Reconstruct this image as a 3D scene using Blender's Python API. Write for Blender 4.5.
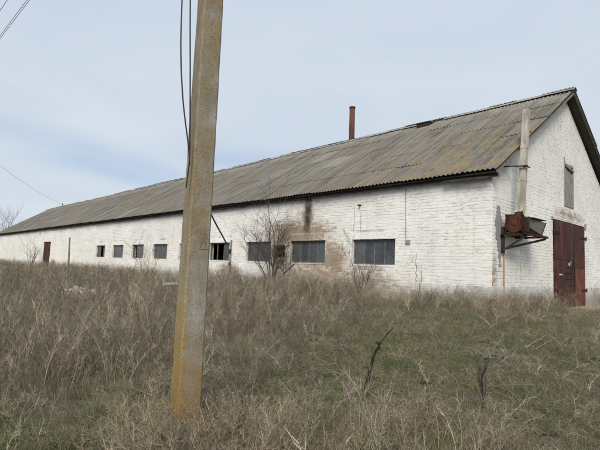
import bpy, math, random
import numpy as np
from mathutils import Vector, Matrix, Euler

random.seed(11); rng = np.random.default_rng(11)
scene = bpy.context.scene
for o in list(bpy.data.objects): bpy.data.objects.remove(o)

# ------------------------------------------------------------------ camera
FPX = 471.2
CAM = Vector((6.1256, -12.8605, 0.4933))
YAW, PITCH, ROLL = 0.83346, 0.09302, 0.04197
FWD = Vector((-math.sin(YAW)*math.cos(PITCH), math.cos(YAW)*math.cos(PITCH), math.sin(PITCH)))
_r0 = Vector((math.cos(YAW), math.sin(YAW), 0)); _u0 = _r0.cross(FWD)
RGT = math.cos(ROLL)*_r0 + math.sin(ROLL)*_u0
UPV = -math.sin(ROLL)*_r0 + math.cos(ROLL)*_u0
cd = bpy.data.cameras.new('camera'); cam = bpy.data.objects.new('camera', cd)
scene.collection.objects.link(cam)
cd.sensor_width = 36; cd.lens = FPX/600*36; cd.clip_start = .05; cd.clip_end = 3000
m = Matrix((RGT, UPV, -FWD)).transposed().to_4x4(); m.translation = CAM
cam.matrix_world = m
scene.camera = cam

# ------------------------------------------------------------------ node helper
class NT:
    def __init__(s, tree): s.t = tree; s.n = tree.nodes; s.l = tree.links
    def new(s, ty, **kw):
        n = s.n.new(ty)
        for k, v in kw.items(): setattr(n, k, v)
        return n
    def put(s, sock, v):
        if v is None: return
        if hasattr(v, 'is_output') or isinstance(v, bpy.types.NodeSocket): s.l.new(v, sock)
        else:
            if isinstance(v, (tuple, list)) and sock.type == 'RGBA' and len(v) == 3: v = (*v, 1)
            sock.default_value = v
    def m(s, op, a, b=None, c=None, clamp=False):
        n = s.new('ShaderNodeMath', operation=op, use_clamp=clamp)
        s.put(n.inputs[0], a); s.put(n.inputs[1], b); s.put(n.inputs[2], c)
        return n.outputs[0]
    def add(s, a, b): return s.m('ADD', a, b)
    def sub(s, a, b): return s.m('SUBTRACT', a, b)
    def mul(s, a, b): return s.m('MULTIPLY', a, b)
    def mx(s, a, b): return s.m('MAXIMUM', a, b)
    def step(s, v, lo, hi, tmin=0., tmax=1.):
        n = s.new('ShaderNodeMapRange', interpolation_type='SMOOTHSTEP')
        s.put(n.inputs[0], v); s.put(n.inputs[1], lo); s.put(n.inputs[2], hi); s.put(n.inputs[3], tmin); s.put(n.inputs[4], tmax)
        return n.outputs[0]
    def mix(s, f, a, b, mode='MIX'):
        n = s.new('ShaderNodeMix', data_type='RGBA', blend_type=mode)
        s.put(n.inputs[0], f); s.put(n.inputs[6], a); s.put(n.inputs[7], b)
        return n.outputs[2]
    def scale(s, vec, sc):
        n = s.new('ShaderNodeVectorMath', operation='MULTIPLY'); s.put(n.inputs[0], vec); s.put(n.inputs[1], sc)
        return n.outputs[0]
    def noise(s, vec, scale=1., detail=4., rough=.55, dist=0.):
        n = s.new('ShaderNodeTexNoise'); s.put(n.inputs['Vector'], vec); s.put(n.inputs['Scale'], scale)
        s.put(n.inputs['Detail'], detail); s.put(n.inputs['Roughness'], rough); s.put(n.inputs['Distortion'], dist)
        return n.outputs[0]
    def pos(s): return s.new('ShaderNodeNewGeometry').outputs['Position']
    def obj(s): return s.new('ShaderNodeTexCoord').outputs['Object']
    def rnd(s): return s.new('ShaderNodeObjectInfo').outputs['Random']
    def xyz(s, v):
        n = s.new('ShaderNodeSeparateXYZ'); s.put(n.inputs[0], v); return n.outputs

# ------------------------------------------------------------------ world, sun, exposure
SUN_DIR = Vector((.75, -1.0, .98)).normalized()
sun_el = math.asin(SUN_DIR.z); sun_rot = math.atan2(SUN_DIR.x, SUN_DIR.y)
w = bpy.data.worlds.new('World'); scene.world = w; w.use_nodes = True
W = NT(w.node_tree); W.n.clear()
sky = W.new('ShaderNodeTexSky', sky_type='NISHITA'); sky.sun_disc = False
sky.sun_elevation = sun_el; sky.sun_rotation = sun_rot; sky.air_density = 1.0; sky.dust_density = 1.5; sky.ozone_density = 1.2
dirv = W.new('ShaderNodeTexCoord').outputs['Generated']
dx, dy, dz = W.xyz(dirv)
n1 = W.noise(W.scale(dirv, (1.3, 1.3, 5.0)), 1.0, 3., .45, .2)
n2 = W.noise(W.scale(dirv, (2.2, 2.2, 7.0)), 1.0, 4., .5, .5)
band = W.mul(W.step(dz, .105, .165), W.step(dz, .185, .265, 1., 0.))       # clearer air under the edge of the cloud sheet
thin = W.mul(band, W.step(n1, .33, .5))
cover = W.m('SUBTRACT', 1.0, W.mul(thin, .78), clamp=True)
cover = W.mul(cover, W.step(n2, .1, .6, .84, .93))
cl_lo, cl_hi = (6.6, 7.3, 8.1), (7.1, 7.72, 8.35)
cloud = W.mix(W.step(n2, .35, .7), cl_lo, cl_hi)
cloud = W.mix(W.step(dz, .2, .75), cloud, (6.1, 6.9, 8.1))
clear = W.mix(W.step(dz, -.05, .3), (4.4, 6.0, 8.4), (3.6, 5.4, 8.5))
blue = W.mix(.35, clear, sky.outputs[0])
col = W.mix(cover, blue, cloud)
bg = W.new('ShaderNodeBackground'); W.put(bg.inputs[0], col); bg.inputs[1].default_value = .078
scene.cycles.max_bounces = 5; scene.cycles.diffuse_bounces = 3; scene.cycles.glossy_bounces = 2
W.l.new(bg.outputs[0], W.new('ShaderNodeOutputWorld').inputs[0])

sl = bpy.data.lights.new('sun', 'SUN'); sl.energy = 2.65; sl.angle = math.radians(26); sl.color = (1, .93, .82)
sun = bpy.data.objects.new('sun', sl); scene.collection.objects.link(sun)
sun.rotation_euler = SUN_DIR.to_track_quat('Z', 'Y').to_euler()
vs = scene.view_settings; vs.view_transform = 'Standard'; vs.look = 'None'; vs.gamma = 1; vs.exposure = 0.36; vs.use_curve_mapping = False

# ------------------------------------------------------------------ generic helpers
C = scene.collection
def tag(o, label=None, cat=None, group=None, kind=None):
    if label: o['label'] = label
    if cat: o['category'] = cat
    if group: o['group'] = group
    if kind: o['kind'] = kind
    return o
def empty(name, loc=(0, 0, 0), rz=0):
    o = bpy.data.objects.new(name, None); C.objects.link(o); o.location = loc; o.rotation_euler = (0, 0, rz)
    o.empty_display_size = .2; return o
def link(name, me, parent=None, loc=(0, 0, 0), rot=(0, 0, 0), sc=(1, 1, 1)):
    o = bpy.data.objects.new(name, me); C.objects.link(o); o.location = loc; o.rotation_euler = rot; o.scale = sc
    if parent: o.parent = parent
    return o
class MB:
    def __init__(s): s.v = []; s.f = []; s.c = []
    def face(s, pts):
        i = len(s.v); s.v += [tuple(p) for p in pts]; s.f.append(tuple(range(i, i+len(pts))))
    def box(s, a, b, M=None, jit=0):
        x0, y0, z0 = a; x1, y1, z1 = b
        P = [(x0,y0,z0),(x1,y0,z0),(x1,y1,z0),(x0,y1,z0),(x0,y0,z1),(x1,y0,z1),(x1,y1,z1),(x0,y1,z1)]
        if jit: P = [tuple(c+random.uniform(-jit, jit) for c in p) for p in P]
        if M is not None: P = [tuple(M @ Vector(p)) for p in P]
        i = len(s.v); s.v += P
        s.f += [tuple(i+k for k in q) for q in ((0,3,2,1),(4,5,6,7),(0,1,5,4),(1,2,6,5),(2,3,7,6),(3,0,4,7))]
    def beam(s, p, q, wd, ht=None, up=(0, 0, 1)):
        p, q = Vector(p), Vector(q); ht = ht or wd; d = (q-p); L = d.length; d.normalize()
        u = Vector(up)
        if abs(d.dot(u)) > .98: u = Vector((1, 0, 0))
        sx = d.cross(u).normalized(); u = sx.cross(d)
        M = Matrix((sx, d, u)).transposed().to_4x4(); M.translation = p
        s.box((-wd/2, 0, -ht/2), (wd/2, L, ht/2), M)
    def tube(s, pts, rad, n=6, cap=True):
        pts = [Vector(p) for p in pts]
        if not isinstance(rad, (list, tuple)): rad = [rad]*len(pts)
        base = len(s.v); ref = Vector((.31, .17, .93))
        for i, p in enumerate(pts):
            d = (pts[min(i+1, len(pts)-1)]-pts[max(i-1, 0)])
            if d.length < 1e-9: d = Vector((0, 0, 1))
            d.normalize(); r = ref if abs(d.dot(ref)) < .95 else Vector((1, 0, 0))
            a = d.cross(r).normalized(); b = d.cross(a)
            for k in range(n):
                t = 2*math.pi*k/n; s.v.append(tuple(p+rad[i]*(math.cos(t)*a+math.sin(t)*b)))
        for i in range(len(pts)-1):
            for k in range(n):
                k2 = (k+1) % n
                s.f.append((base+i*n+k, base+i*n+k2, base+(i+1)*n+k2, base+(i+1)*n+k))
        if cap:
            s.f.append(tuple(base+k for k in range(n))[::-1]); e = base+(len(pts)-1)*n; s.f.append(tuple(e+k for k in range(n)))
    def mesh(s, name, mat, smooth=False):
        me = bpy.data.meshes.new(name); me.from_pydata(s.v, [], s.f)
        if mat: me.materials.append(mat)
        if smooth: me.polygons.foreach_set('use_smooth', [True]*len(me.polygons))
        me.update(); return me
    def build(s, name, mat, parent=None, loc=(0, 0, 0), rot=(0, 0, 0), smooth=False):
        return link(name, s.mesh(name, mat, smooth), parent, loc, rot)
    def flip(s): s.f = [q[::-1] for q in s.f]; return s

def vnoise(x, y, seed=0):                       # cheap value noise
    def h(i, j): 
        t = math.sin(i*127.1+j*311.7+seed*74.7)*43758.5453; return t-math.floor(t)
    i, j = math.floor(x), math.floor(y); fx, fy = x-i, y-j; fx = fx*fx*(3-2*fx); fy = fy*fy*(3-2*fy)
    return (h(i,j)*(1-fx)+h(i+1,j)*fx)*(1-fy)+(h(i,j+1)*(1-fx)+h(i+1,j+1)*fx)*fy
def sstep(a, b, x):
    t = min(1, max(0, (x-a)/(b-a))); return t*t*(3-2*t)

# building numbers (metres; origin at the near corner, long wall along -X, gable along +Y)
L, WD = 69.2, 11.68
RY = WD/2
HE, HR = 3.30, 7.46
SY, SZ = -.36, 3.42                             # eave tip
K = (HR-SZ)/(RY-SY); ANG = math.atan(K)
def ground(x, y):
    dx = max(-L-x, 0, x); dy = max(-y, 0, y-WD)
    d = math.hypot(dx, dy)
    z = -.43-.5*sstep(.5, 11.5, d)-.08*sstep(11, 30, d)
    z -= .13*sstep(3.2, 5, y)*sstep(-.2, .4, x)*(1-sstep(3, 6, x))
    z += (vnoise(x*.7, y*.7, 3)-.5)*.12*sstep(.2, 2, d)+(vnoise(x*2.3, y*2.3, 5)-.5)*.03
    return z
def ray(u, v): return (FWD+RGT*((u-300)/FPX)-UPV*((v-225)/FPX))
def on_ground(u, v):                            # where the sight line through a picture point meets the ground
    d = ray(u, v); t = 2.
    while t < 90:
        p = CAM+d*t
        if p.z < ground(p.x, p.y): break
        t += .04
    return Vector((p.x, p.y, ground(p.x, p.y)))
def on_wall(u, v, y=0.):
    d = ray(u, v); return CAM+d*((y-CAM.y)/d.y)

# ------------------------------------------------------------------ materials
def mat(name, fn, rough=.9, spec=.25):
    ma = bpy.data.materials.new(name); ma.use_nodes = True
    N = NT(ma.node_tree); N.n.clear()
    b = N.new('ShaderNodeBsdfPrincipled'); b.inputs['Roughness'].default_value = rough
    b.inputs['Specular IOR Level'].default_value = spec
    N.l.new(b.outputs[0], N.new('ShaderNodeOutputMaterial').inputs[0])
    r = fn(N, b)
    if r is not None: N.put(b.inputs['Base Color'], r)
    return ma
def bump(N, b, h, dist=.01, st=.6):
    n = N.new('ShaderNodeBump'); n.inputs['Strength'].default_value = st; n.inputs['Distance'].default_value = dist
    N.put(n.inputs['Height'], h); N.l.new(n.outputs[0], b.inputs['Normal'])

def blob(N, x, z, cx, cz, rx, rz):
    a = N.m('DIVIDE', N.sub(x, cx), rx); c = N.m('DIVIDE', N.sub(z, cz), rz)
    return N.m('SUBTRACT', 1., N.m('SQRT', N.add(N.mul(a, a), N.mul(c, c))), clamp=True)

def limewash(N, b, gable=False, joint=False):
    P = N.pos(); x, y, z = N.xyz(P)
    h = y if gable else x
    big = N.noise(P, .55, 4); mid = N.noise(N.scale(P, (3.2, 3.2, 8.5)), 1., 4, .6); fine = N.noise(P, 26, 5, .65)
    bricky = N.noise(N.scale(P, (4.2, 4.2, 10.)), 1., 2, .5)
    streak = N.noise(N.scale(P, (5., 5., .35)), 1., 5, .6)
    rb = N.m('FRACT', N.add(N.new('ShaderNodeNewGeometry').outputs['Random Per Island'], N.rnd())) if not joint else .5
    white = N.mix(N.step(big, .3, .7), (.74, .73, .70), (.83, .82, .795))
    if not joint: white = N.mix(N.mul(N.step(rb, .6, 1.), .3), white, (.62, .59, .53))
    white = N.mix(N.mul(N.step(mid, .5, .78), .45), white, (.60, .575, .52))
    white = N.mix(N.mul(N.step(streak, .52, .78), .35), white, (.42, .40, .36))
    white = N.mix(N.mul(N.step(fine, .56, .76), .4), white, (.40, .38, .34))
    # wash worn off the arrises, brick by brick
    worn = N.mul(N.step(N.noise(N.scale(P, (6, 6, 22)), 1., 4, .75), .53, .63), N.step(N.noise(P, .8, 4), .38, .58))
    white = N.mix(N.mul(worn, .66), white, (.27, .23, .175))
    white = N.mix(N.mul(N.step(N.noise(P, .45, 3), .42, .62), N.step(z, 2.4, .8, 0., .45)), white, (.72, .665, .545))
    if gable:
        up = N.step(z, 3.0, 3.6)
        pock = N.step(N.noise(N.scale(P, (5, 5, 9)), 1., 4, .6), .55, .68)
        white = N.mix(N.mul(N.mul(pock, up), .6), white, (.33, .315, .295))
        white = N.mix(N.mul(up, .2), white, (.56, .545, .52))
        peel = N.mx(blob(N, h, z, 6.2, 2.85, 2.2, .35), blob(N, h, z, .1, .4, .3, 1.0))
        amt = N.mul(N.step(peel, 0., .3), N.step(N.add(N.mul(peel, .5), N.add(N.mul(rb if not joint else bricky, .3), N.mul(N.noise(P, 3.4, 6, .7), .85))), .80, 1.08))
        soot = None
    else:
        L1 = [(-8.2,1.95,2.9,.8),(-7.0,-.35,4.6,1.75),(-4.9,-.35,2.5,1.5),(-6.1,.85,1.0,1.0),(-9.3,1.0,.8,.9),(-42.4,.1,1.2,.5),(-13,.3,1.2,.5),(-7.6,2.5,.5,1.0)]
        peel = blob(N, h, z, *L1[0])
        for q in L1[1:]: peel = N.mx(peel, blob(N, h, z, *q))
        rag = N.noise(P, 5.5, 6, .75, .6)
        amt = N.mul(N.step(peel, 0., .22), N.step(N.add(N.mul(peel, .66), N.add(N.mul(rb if not joint else bricky, .24), N.mul(rag, 1.25))), .84, 1.22))
        sx = N.m('ABSOLUTE', N.add(N.add(h, 7.58), N.mul(N.sub(N.noise(P, 2.5, 3), .5), .35)))
        soot = N.mul(N.mul(N.step(sx, .05, .3, 1., 0.), N.step(z, 1.6, 2.3)), N.step(N.noise(P, 3.5, 4), .3, .55, .55, 1.))
        wide = N.mul(N.mul(N.step(sx, .1, 1.5, 1., 0.), N.step(z, 2.2, 3.4)), N.step(mid, .35, .65))
    if joint:
        filled = N.step(N.noise(N.scale(P, (1.2, 1.2, 2.2)), 1., 6, .7), .36, .54)
        white = N.mix(filled, (.40, .375, .33), white)
    brick = N.mix(rb, (.15, .088, .05), (.30, .175, .098)) if not joint else (.36, .33, .285)
    brick = N.mix(N.step(fine, .4, .7), brick, (.30, .25, .19))
    white = N.mix(N.mul(N.step(peel, .0, .6), N.step(mid, .3, .65, .25, .8)), white, (.40, .345, .26))
    colr = N.mix(N.mul(amt, .8), white, brick)
    # splashed earth along the foot of the wall
    foot = N.mul(N.step(N.sub(z, N.mul(N.sub(mid, .5), .7)), -.25, .42, 1., 0.), .75)
    colr = N.mix(foot, colr, (.29, .265, .225))
    if soot:
        colr = N.mix(N.mul(wide, .5), colr, (.16, .14, .12))
        colr = N.mix(N.mul(soot, .92), colr, (.022, .02, .018))
    bump(N, b, N.add(N.mul(fine, .6), N.mul(mid, .6)), .012, .55)
    return colr
M_wall = mat('limewashed_brick', lambda N, b: limewash(N, b))
M_gable = mat('limewashed_brick_gable', lambda N, b: limewash(N, b, True))
M_jointL = mat('limewashed_joints', lambda N, b: limewash(N, b, False, True)); M_jointG = mat('limewashed_joints_gable', lambda N, b: limewash(N, b, True, True))

def m_render(N, b):
    P = N.pos(); a = N.noise(P, 1.6, 5, .6); f = N.noise(P, 18, 5, .65); st = N.noise(N.scale(P, (7, 7, .8)), 1., 4)
    c = N.mix(N.step(a, .3, .6), (.46, .445, .41), (.72, .71, .68))
    c = N.mix(N.mul(N.step(st, .45, .7), .5), c, (.36, .335, .29)); c = N.mix(N.mul(N.step(f, .5, .7), .5), c, (.25, .23, .19))
    x, y, z = N.xyz(P)
    c = N.mix(N.step(N.sub(z, N.mul(N.sub(a, .5), .6)), -.35, .3, .85, 0.), c, (.27, .24, .195))
    bump(N, b, f, .008); return c
M_render = mat('cement_render', m_render)
def m_patch(N, b):
    P = N.pos(); f = N.noise(P, 14, 5, .65)
    return N.mix(f, (.20, .195, .185), (.36, .35, .33))
M_patch = mat('bare_cement', m_patch)

def m_roof(N, b):
    P = N.pos(); x, y, z = N.xyz(P); r = N.rnd()
    big = N.noise(P, .35, 4, .6); spk = N.noise(P, 22, 5, .7); st = N.noise(N.scale(P, (7., .55, .55)), 1., 5, .6); med = N.noise(P, 2.2, 5, .65)
    c = N.mix(r, (.13, .125, .115), (.175, .168, .155))
    c = N.mix(N.step(big, .35, .65), c, N.mix(.5, c, (.19, .168, .132)))
    c = N.mix(N.mul(N.step(st, .5, .72), .55), c, (.225, .217, .20))
    c = N.mix(N.mul(N.step(N.sub(1., st), .52, .75), .6), c, (.07, .066, .058))
    wv = N.noise(N.scale(P, (11., .22, .22)), 1., 4, .6)
    c = N.mix(N.mul(N.step(wv, .50, .66), .65), c, (.062, .058, .051)); c = N.mix(N.mul(N.step(wv, .47, .34), .6), c, (.25, .24, .22))
    c = N.mix(N.mul(N.step(N.noise(P, .9, 5, .7), .52, .68), .5), c, (.09, .083, .072))
    topp = N.mul(N.step(z, 6.7, 7.35), N.step(med, .35, .6)); c = N.mix(N.mul(topp, .5), c, (.33, .32, .295))
    nearend = N.mul(N.step(x, -9, .5), N.step(z, 6.8, 3.4, 0., 1.))
    lich = N.mul(N.step(med, .42, .62), N.add(.2, N.mul(nearend, .75)))
    c = N.mix(lich, c, N.mix(spk, (.18, .135, .066), (.29, .225, .125)))
    c = N.mix(N.mul(N.step(spk, .5, .66), .6), c, (.075, .068, .056))
    pale = N.mul(N.step(r, .93, .97), .45)
    c = N.mix(pale, c, (.27, .26, .24))
    bump(N, b, spk, .004, .5); return c
M_roof = mat('weathered_corrugated_slate', m_roof, .92)
def m_cap(N, b):
    P = N.pos(); f = N.noise(P, 12, 5, .65); c = N.mix(N.step(f, .4, .7), (.33, .325, .31), (.18, .17, .145))
    return N.mix(N.mul(N.rnd(), .4), c, (.25, .23, .2))
M_cap = mat('ridge_cap_slate', m_cap)

def wood(name, c0, c1, sc=(30, 30, 2.)):
    def fn(N, b):
        P = N.obj(); g = N.noise(N.scale(P, sc), 1., 5, .65); f = N.noise(P, 6, 4)
        c = N.mix(N.step(g, .3, .7), c0, c1); c = N.mix(N.mul(N.step(f, .5, .75), .5), c, tuple(q*.45 for q in c0))
        bump(N, b, g, .004); return c
    return mat(name, fn)
M_darkwood = wood('dark_eave_timber', (.028, .025, .022), (.075, .066, .057), (2., 30, 30))  # plain near-black brown wood grain
M_greywood = wood('weathered_grey_wood', (.17, .16, .15), (.33, .315, .30))
M_framewood = wood('faded_window_paint', (.085, .085, .082), (.22, .22, .215), (12, 12, 12))
M_stake = wood('grey_stake_wood', (.13, .115, .09), (.26, .235, .19))
M_bark = wood('bush_bark', (.085, .068, .05), (.19, .155, .115), (14, 14, 5))
M_bushbark = wood('reddish_twig_bark', (.052, .04, .03), (.135, .104, .078), (14, 14, 5))
M_deadbark = wood('dead_dark_bark', (.014, .011, .009), (.045, .034, .026), (14, 14, 5))
M_treebark = wood('far_tree_bark', (.10, .095, .10), (.17, .16, .16), (6, 6, 3))
M_palestick = wood('bleached_stick', (.19, .172, .145), (.29, .27, .23), (10, 10, 10))

def m_rust(c0, c1, c2, lo=.35):
    def fn(N, b):
        P = N.pos(); a = N.noise(P, 1.7, 6, .65, .4); f = N.noise(P, 15, 5, .7); st = N.noise(N.scale(P, (9, 9, .7)), 1., 4)
        c = N.mix(N.step(a, lo, lo+.3), c0, c1); c = N.mix(N.mul(N.step(st, .48, .7), .6), c, c2)
        c = N.mix(N.mul(N.step(f, .55, .75), .55), c, tuple(q*.4 for q in c0)); 
        bump(N, b, N.add(f, a), .004); return c
    return fn
M_rustdoor = mat('rusty_maroon_steel', m_rust((.03, .011, .009), (.085, .025, .017), (.17, .056, .032), .38), .75, .3)
M_rustdoor2 = mat('rusty_red_steel', m_rust((.085, .026, .017), (.19, .06, .034), (.07, .027, .019)), .75, .3)
M_rust = mat('brown_rust', m_rust((.025, .012, .009), (.06, .024, .015), (.10, .046, .027)), .9, .15)
M_chim = mat('rusty_pipe', m_rust((.085, .034, .022), (.14, .06, .04), (.06, .035, .028)), .8, .3)
M_black = mat('black_iron', lambda N, b: N.mix(N.noise(N.pos(), 9, 4), (.012, .011, .011), (.05, .04, .033)), .7, .3)
def m_galv(N, b):
    b.inputs['Metallic'].default_value = .15
    return N.mix(N.noise(N.pos(), 6, 5, .65), (.07, .07, .068), (.19, .185, .175))
M_galv = mat('dull_galvanised_sheet', m_galv, .8, .2)
M_ductw = mat('weathered_asbestos_duct', lambda N, b: N.mix(N.step(N.noise(N.scale(N.pos(), (8, 8, 1.2)), 1., 5, .65), .35, .7), (.47, .445, .385), (.235, .215, .17)), .9)
M_cream = mat('cream_conduit', lambda N, b: N.mix(N.noise(N.pos(), 5, 4), (.45, .38, .26), (.28, .2, .12)), .8)
def m_pane(N, b):
    P = N.pos(); d = N.noise(N.scale(P, (9, 9, 1.2)), 1., 5, .65); r = N.rnd()
    d = N.noise(N.scale(P, (3, 3, 2.2)), 1., 6, .7)
    c = N.mix(N.step(d, .3, .7), (.022, .027, .031), (.085, .095, .102))
    N.put(b.inputs['Roughness'], N.step(d, .3, .7, .06, .4))
    return N.mix(N.mul(r, .8), c, N.mix(r, (.014, .016, .018), (.12, .132, .14)))
M_pane = mat('dusty_window_glass', m_pane, .3, .5)
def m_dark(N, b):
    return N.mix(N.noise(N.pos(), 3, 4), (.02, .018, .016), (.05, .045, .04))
M_dark = mat('dim_interior', m_dark)  # near-black colour stands in for the gloom inside the barn
def m_pole(N, b):
    P = N.obj(); x, y, z = N.xyz(P)
    g = N.noise(P, 5, 5, .65); f = N.noise(P, 70, 5, .7); big = N.noise(N.scale(P, (3, 3, 1.1)), 1., 4, .6); pit = N.new('ShaderNodeTexVoronoi'); N.put(pit.inputs['Vector'], P); pit.inputs['Scale'].default_value = 38
    c = N.mix(N.step(g, .3, .7), (.21, .20, .168), (.31, .30, .265))
    ochre = N.mix(N.step(f, .35, .65), (.15, .105, .045), (.27, .20, .10))
    blot = N.noise(N.scale(P, (9, 9, 4)), 1., 6, .7)
    c = N.mix(N.mul(N.step(N.add(N.mul(big, .5), N.mul(blot, .6)), .43, .63), .8), c, ochre)
    c = N.mix(N.mul(N.step(blot, .55, .75), .4), c, (.15, .125, .09))
    side = N.step(x, -.055, -.075)                       # lichen has settled on the weather side
    gold = N.mix(N.step(f, .35, .65), (.20, .135, .036), (.36, .26, .08))
    low = N.add(.1, N.mul(.9, N.step(N.add(z, N.mul(N.sub(blot, .5), 2.2)), 1.9, .7)))
    c = N.mix(N.mul(N.mul(side, low), N.step(N.noise(P, 16, 6, .75), .36, .56, .15, .95)), c, gold)
    lowf = N.mul(N.step(N.add(z, N.mul(N.sub(big, .5), 1.1)), .80, .5), .85)
    c = N.mix(N.mul(lowf, N.step(g, .3, .6)), c, (.22, .135, .045))
    c = N.mix(N.mul(N.step(f, .56, .72), .65), c, (.075, .065, .05))
    c = N.mix(N.mul(N.step(pit.outputs[0], .22, .1), .7), c, (.06, .052, .042))
    bump(N, b, N.add(f, N.mul(g, .5)), .006, .8); return c
M_pole = mat('lichened_concrete', m_pole)
M_paint = mat('faded_dark_paint', lambda N, b: N.mix(N.step(N.noise(N.obj(), 60, 4), .42, .62), (.07, .06, .048), (.19, .17, .135)), .9)
M_wire = mat('dark_wire', lambda N, b: N.mix(N.noise(N.pos(), 20, 3), (.03, .032, .036), (.07, .072, .08)), .6)
M_whitep = mat('chipped_white_paint', lambda N, b: N.mix(N.noise(N.pos(), 30, 3), (.6, .58, .54), (.42, .38, .34)), .8)
M_ceram = mat('glazed_ceramic', lambda N, b: N.mix(N.noise(N.pos(), 12, 3), (.5, .49, .46), (.38, .37, .34)), .3)
def m_rub(N, b):
    r = N.rnd(); f = N.noise(N.pos(), 25, 4)
    c = N.mix(r, (.42, .31, .27), (.58, .54, .51)); return N.mix(N.step(f, .35, .7), c, (.2, .16, .13))
M_rubble = mat('broken_brick_and_plaster', m_rub)
M_slab = mat('pale_slate_piece', lambda N, b: N.mix(N.noise(N.pos(), 8, 5, .65), (.26, .255, .24), (.45, .445, .43)))
M_insul = mat('black_rubber_hose', lambda N, b: N.mix(N.noise(N.pos(), 30, 3), (.012, .012, .012), (.035, .033, .03)), .5)
def m_soil(N, b):
    P = N.pos(); a = N.noise(P, .5, 5, .6); f = N.noise(P, 14, 6, .7); g = N.noise(P, 60, 4, .7)
    c = N.mix(N.step(f, .3, .7), (.105, .085, .06), (.21, .178, .13))
    c = N.mix(N.mul(N.step(a, .48, .64), .6), c, (.075, .09, .035))
    x, y, z = N.xyz(P)
    sand = N.mul(N.mul(N.step(x, 2.2, .3), N.step(y, 3.6, 4.6)), N.step(f, .3, .55, .5, 1.))
    far = N.mul(N.mul(N.step(x, -36, -41), N.step(x, -52, -47)), N.step(y, -7.5, -3))
    c = N.mix(N.mx(sand, N.mul(far, .8)), c, N.mix(g, (.25, .215, .15), (.36, .31, .22)))
    bump(N, b, N.add(f, g), .006, .5); return c
M_soil = mat('soil_and_litter', m_soil, .95)
def m_grass(N, b):
    at = N.new('ShaderNodeVertexColor'); at.layer_name = 'col'
    r = N.rnd()
    c = N.mix(1., at.outputs[0], N.mix(r, (.58, .58, .56), (1.06, 1.05, 1.0)), 'MULTIPLY')
    return c
M_grass = mat('dry_stalks', m_grass, .85, .15)
M_green = mat('green_blades', m_grass, .7, .25)

# ------------------------------------------------------------------ ground
gm = MB()
xs = list(np.arange(-110, -22, 2.0))+list(np.arange(-22, 14, .22))+list(np.arange(14, 60, 2.5))
ys = list(np.arange(-60, -16, 2.5))+list(np.arange(-16, 1.5, .22))+list(np.arange(1.5, 14, .9))+list(np.arange(14, 70, 4))
xs = [-1500, -500, -220]+xs+[90, 200, 500, 1500]; ys = [-1500, -500, -150]+ys+[110, 240, 500, 1500]
for yv in ys:
    for xv in xs:
        far = sstep(60, 400, math.hypot(xv+20, yv))
        gm.v.append((xv, yv, ground(xv, yv)*(1-far)-.9*far))
nx = len(xs)
for j in range(len(ys)-1):
    for i in range(nx-1): gm.f.append((j*nx+i, j*nx+i+1, (j+1)*nx+i+1, (j+1)*nx+i))
tag(gm.build('ground', M_soil, smooth=True), 'rough field of soil and dead litter around the barn', 'ground', kind='structure')

# ------------------------------------------------------------------ barn
barn = empty('barn', (0, 0, 0)); tag(barn, 'long whitewashed brick barn with grey corrugated slate roof', 'barn')
WT, WB = 1.63, .735
WIN = [(-31.18,-29.35),(-27.9,-25.97),(-24.55,-22.72),(-21.37,-19.5),(-18.09,-16.22),(-14.92,-13.04),(-11.67,-9.85),(-8.58,-6.55),(-5.19,-3.30)]
FD = (-46.1, -43.6, -.36, 2.12)                         # far side door
VENT = (-9.68, -8.90, .93, 1.46)
holesL = [(a, b, WB, WT) for a, b in WIN]+[FD, VENT]
GD = (4.52, 7.78, -.56, 2.61)                           # gable door (y0, y1, z0, z1)
GW = (5.64, 6.60, 3.18, 4.80)
holesG = [GD, GW]
BASE = -.95

def panel(mb, P, u0, u1, z0, z1, holes, depth):
    """P(u, d, z) -> point; d is depth into the wall"""
    us = sorted({u0, u1, *[h[0] for h in holes], *[h[1] for h in holes]})
    for a, b in zip(us, us[1:]):
        hs = sorted([h for h in holes if h[0] <= a+1e-6 and h[1] >= b-1e-6], key=lambda h: h[2])
        z = z0
        for h in hs+[(0, 0, z1, z1)]:
            if h[2] > z+1e-6: mb.face([P(a,0,z), P(b,0,z), P(b,0,h[2]), P(a,0,h[2])])
            z = h[3]
    for a, b, c, d in holes:
        mb.face([P(a,0,c), P(a,depth,c), P(a,depth,d), P(a,0,d)][::-1]); mb.face([P(b,0,c), P(b,depth,c), P(b,depth,d), P(b,0,d)])
        mb.face([P(a,0,c), P(b,0,c), P(b,depth,c), P(a,depth,c)]); mb.face([P(a,0,d), P(b,0,d), P(b,depth,d), P(a,depth,d)][::-1])
PL = lambda u, d, z: (u, d, z)
PG = lambda u, d, z: (-d, u, z)
mb = MB(); panel(mb, PL, -L, 0, BASE, HE+.05, holesL, .3); 
wallL = mb.build('wall', M_jointL, barn)
mb = MB(); panel(mb, PG, 0, WD, BASE, HE+.05, [GD, (GW[0], GW[1], GW[2], HE+.05)], .3)
mb.f.pop(); mb.v = mb.v[:-4]                             # top of the cut-through shutter opening
zt = HE+.05; za = HR-.16
def rake(u): return zt+(za-zt)*(1-abs(u-RY)/RY)
a, b, t = GW[0], GW[1], GW[3]
mb.face([PG(0,0,zt), PG(a,0,zt), PG(a,0,rake(a))]); mb.face([PG(a,0,t), PG(RY,0,t), PG(RY,0,za), PG(a,0,rake(a))])
mb.face([PG(RY,0,t), PG(b,0,t), PG(b,0,rake(b)), PG(RY,0,za)]); mb.face([PG(b,0,zt), PG(WD,0,zt), PG(b,0,rake(b))])
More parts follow.
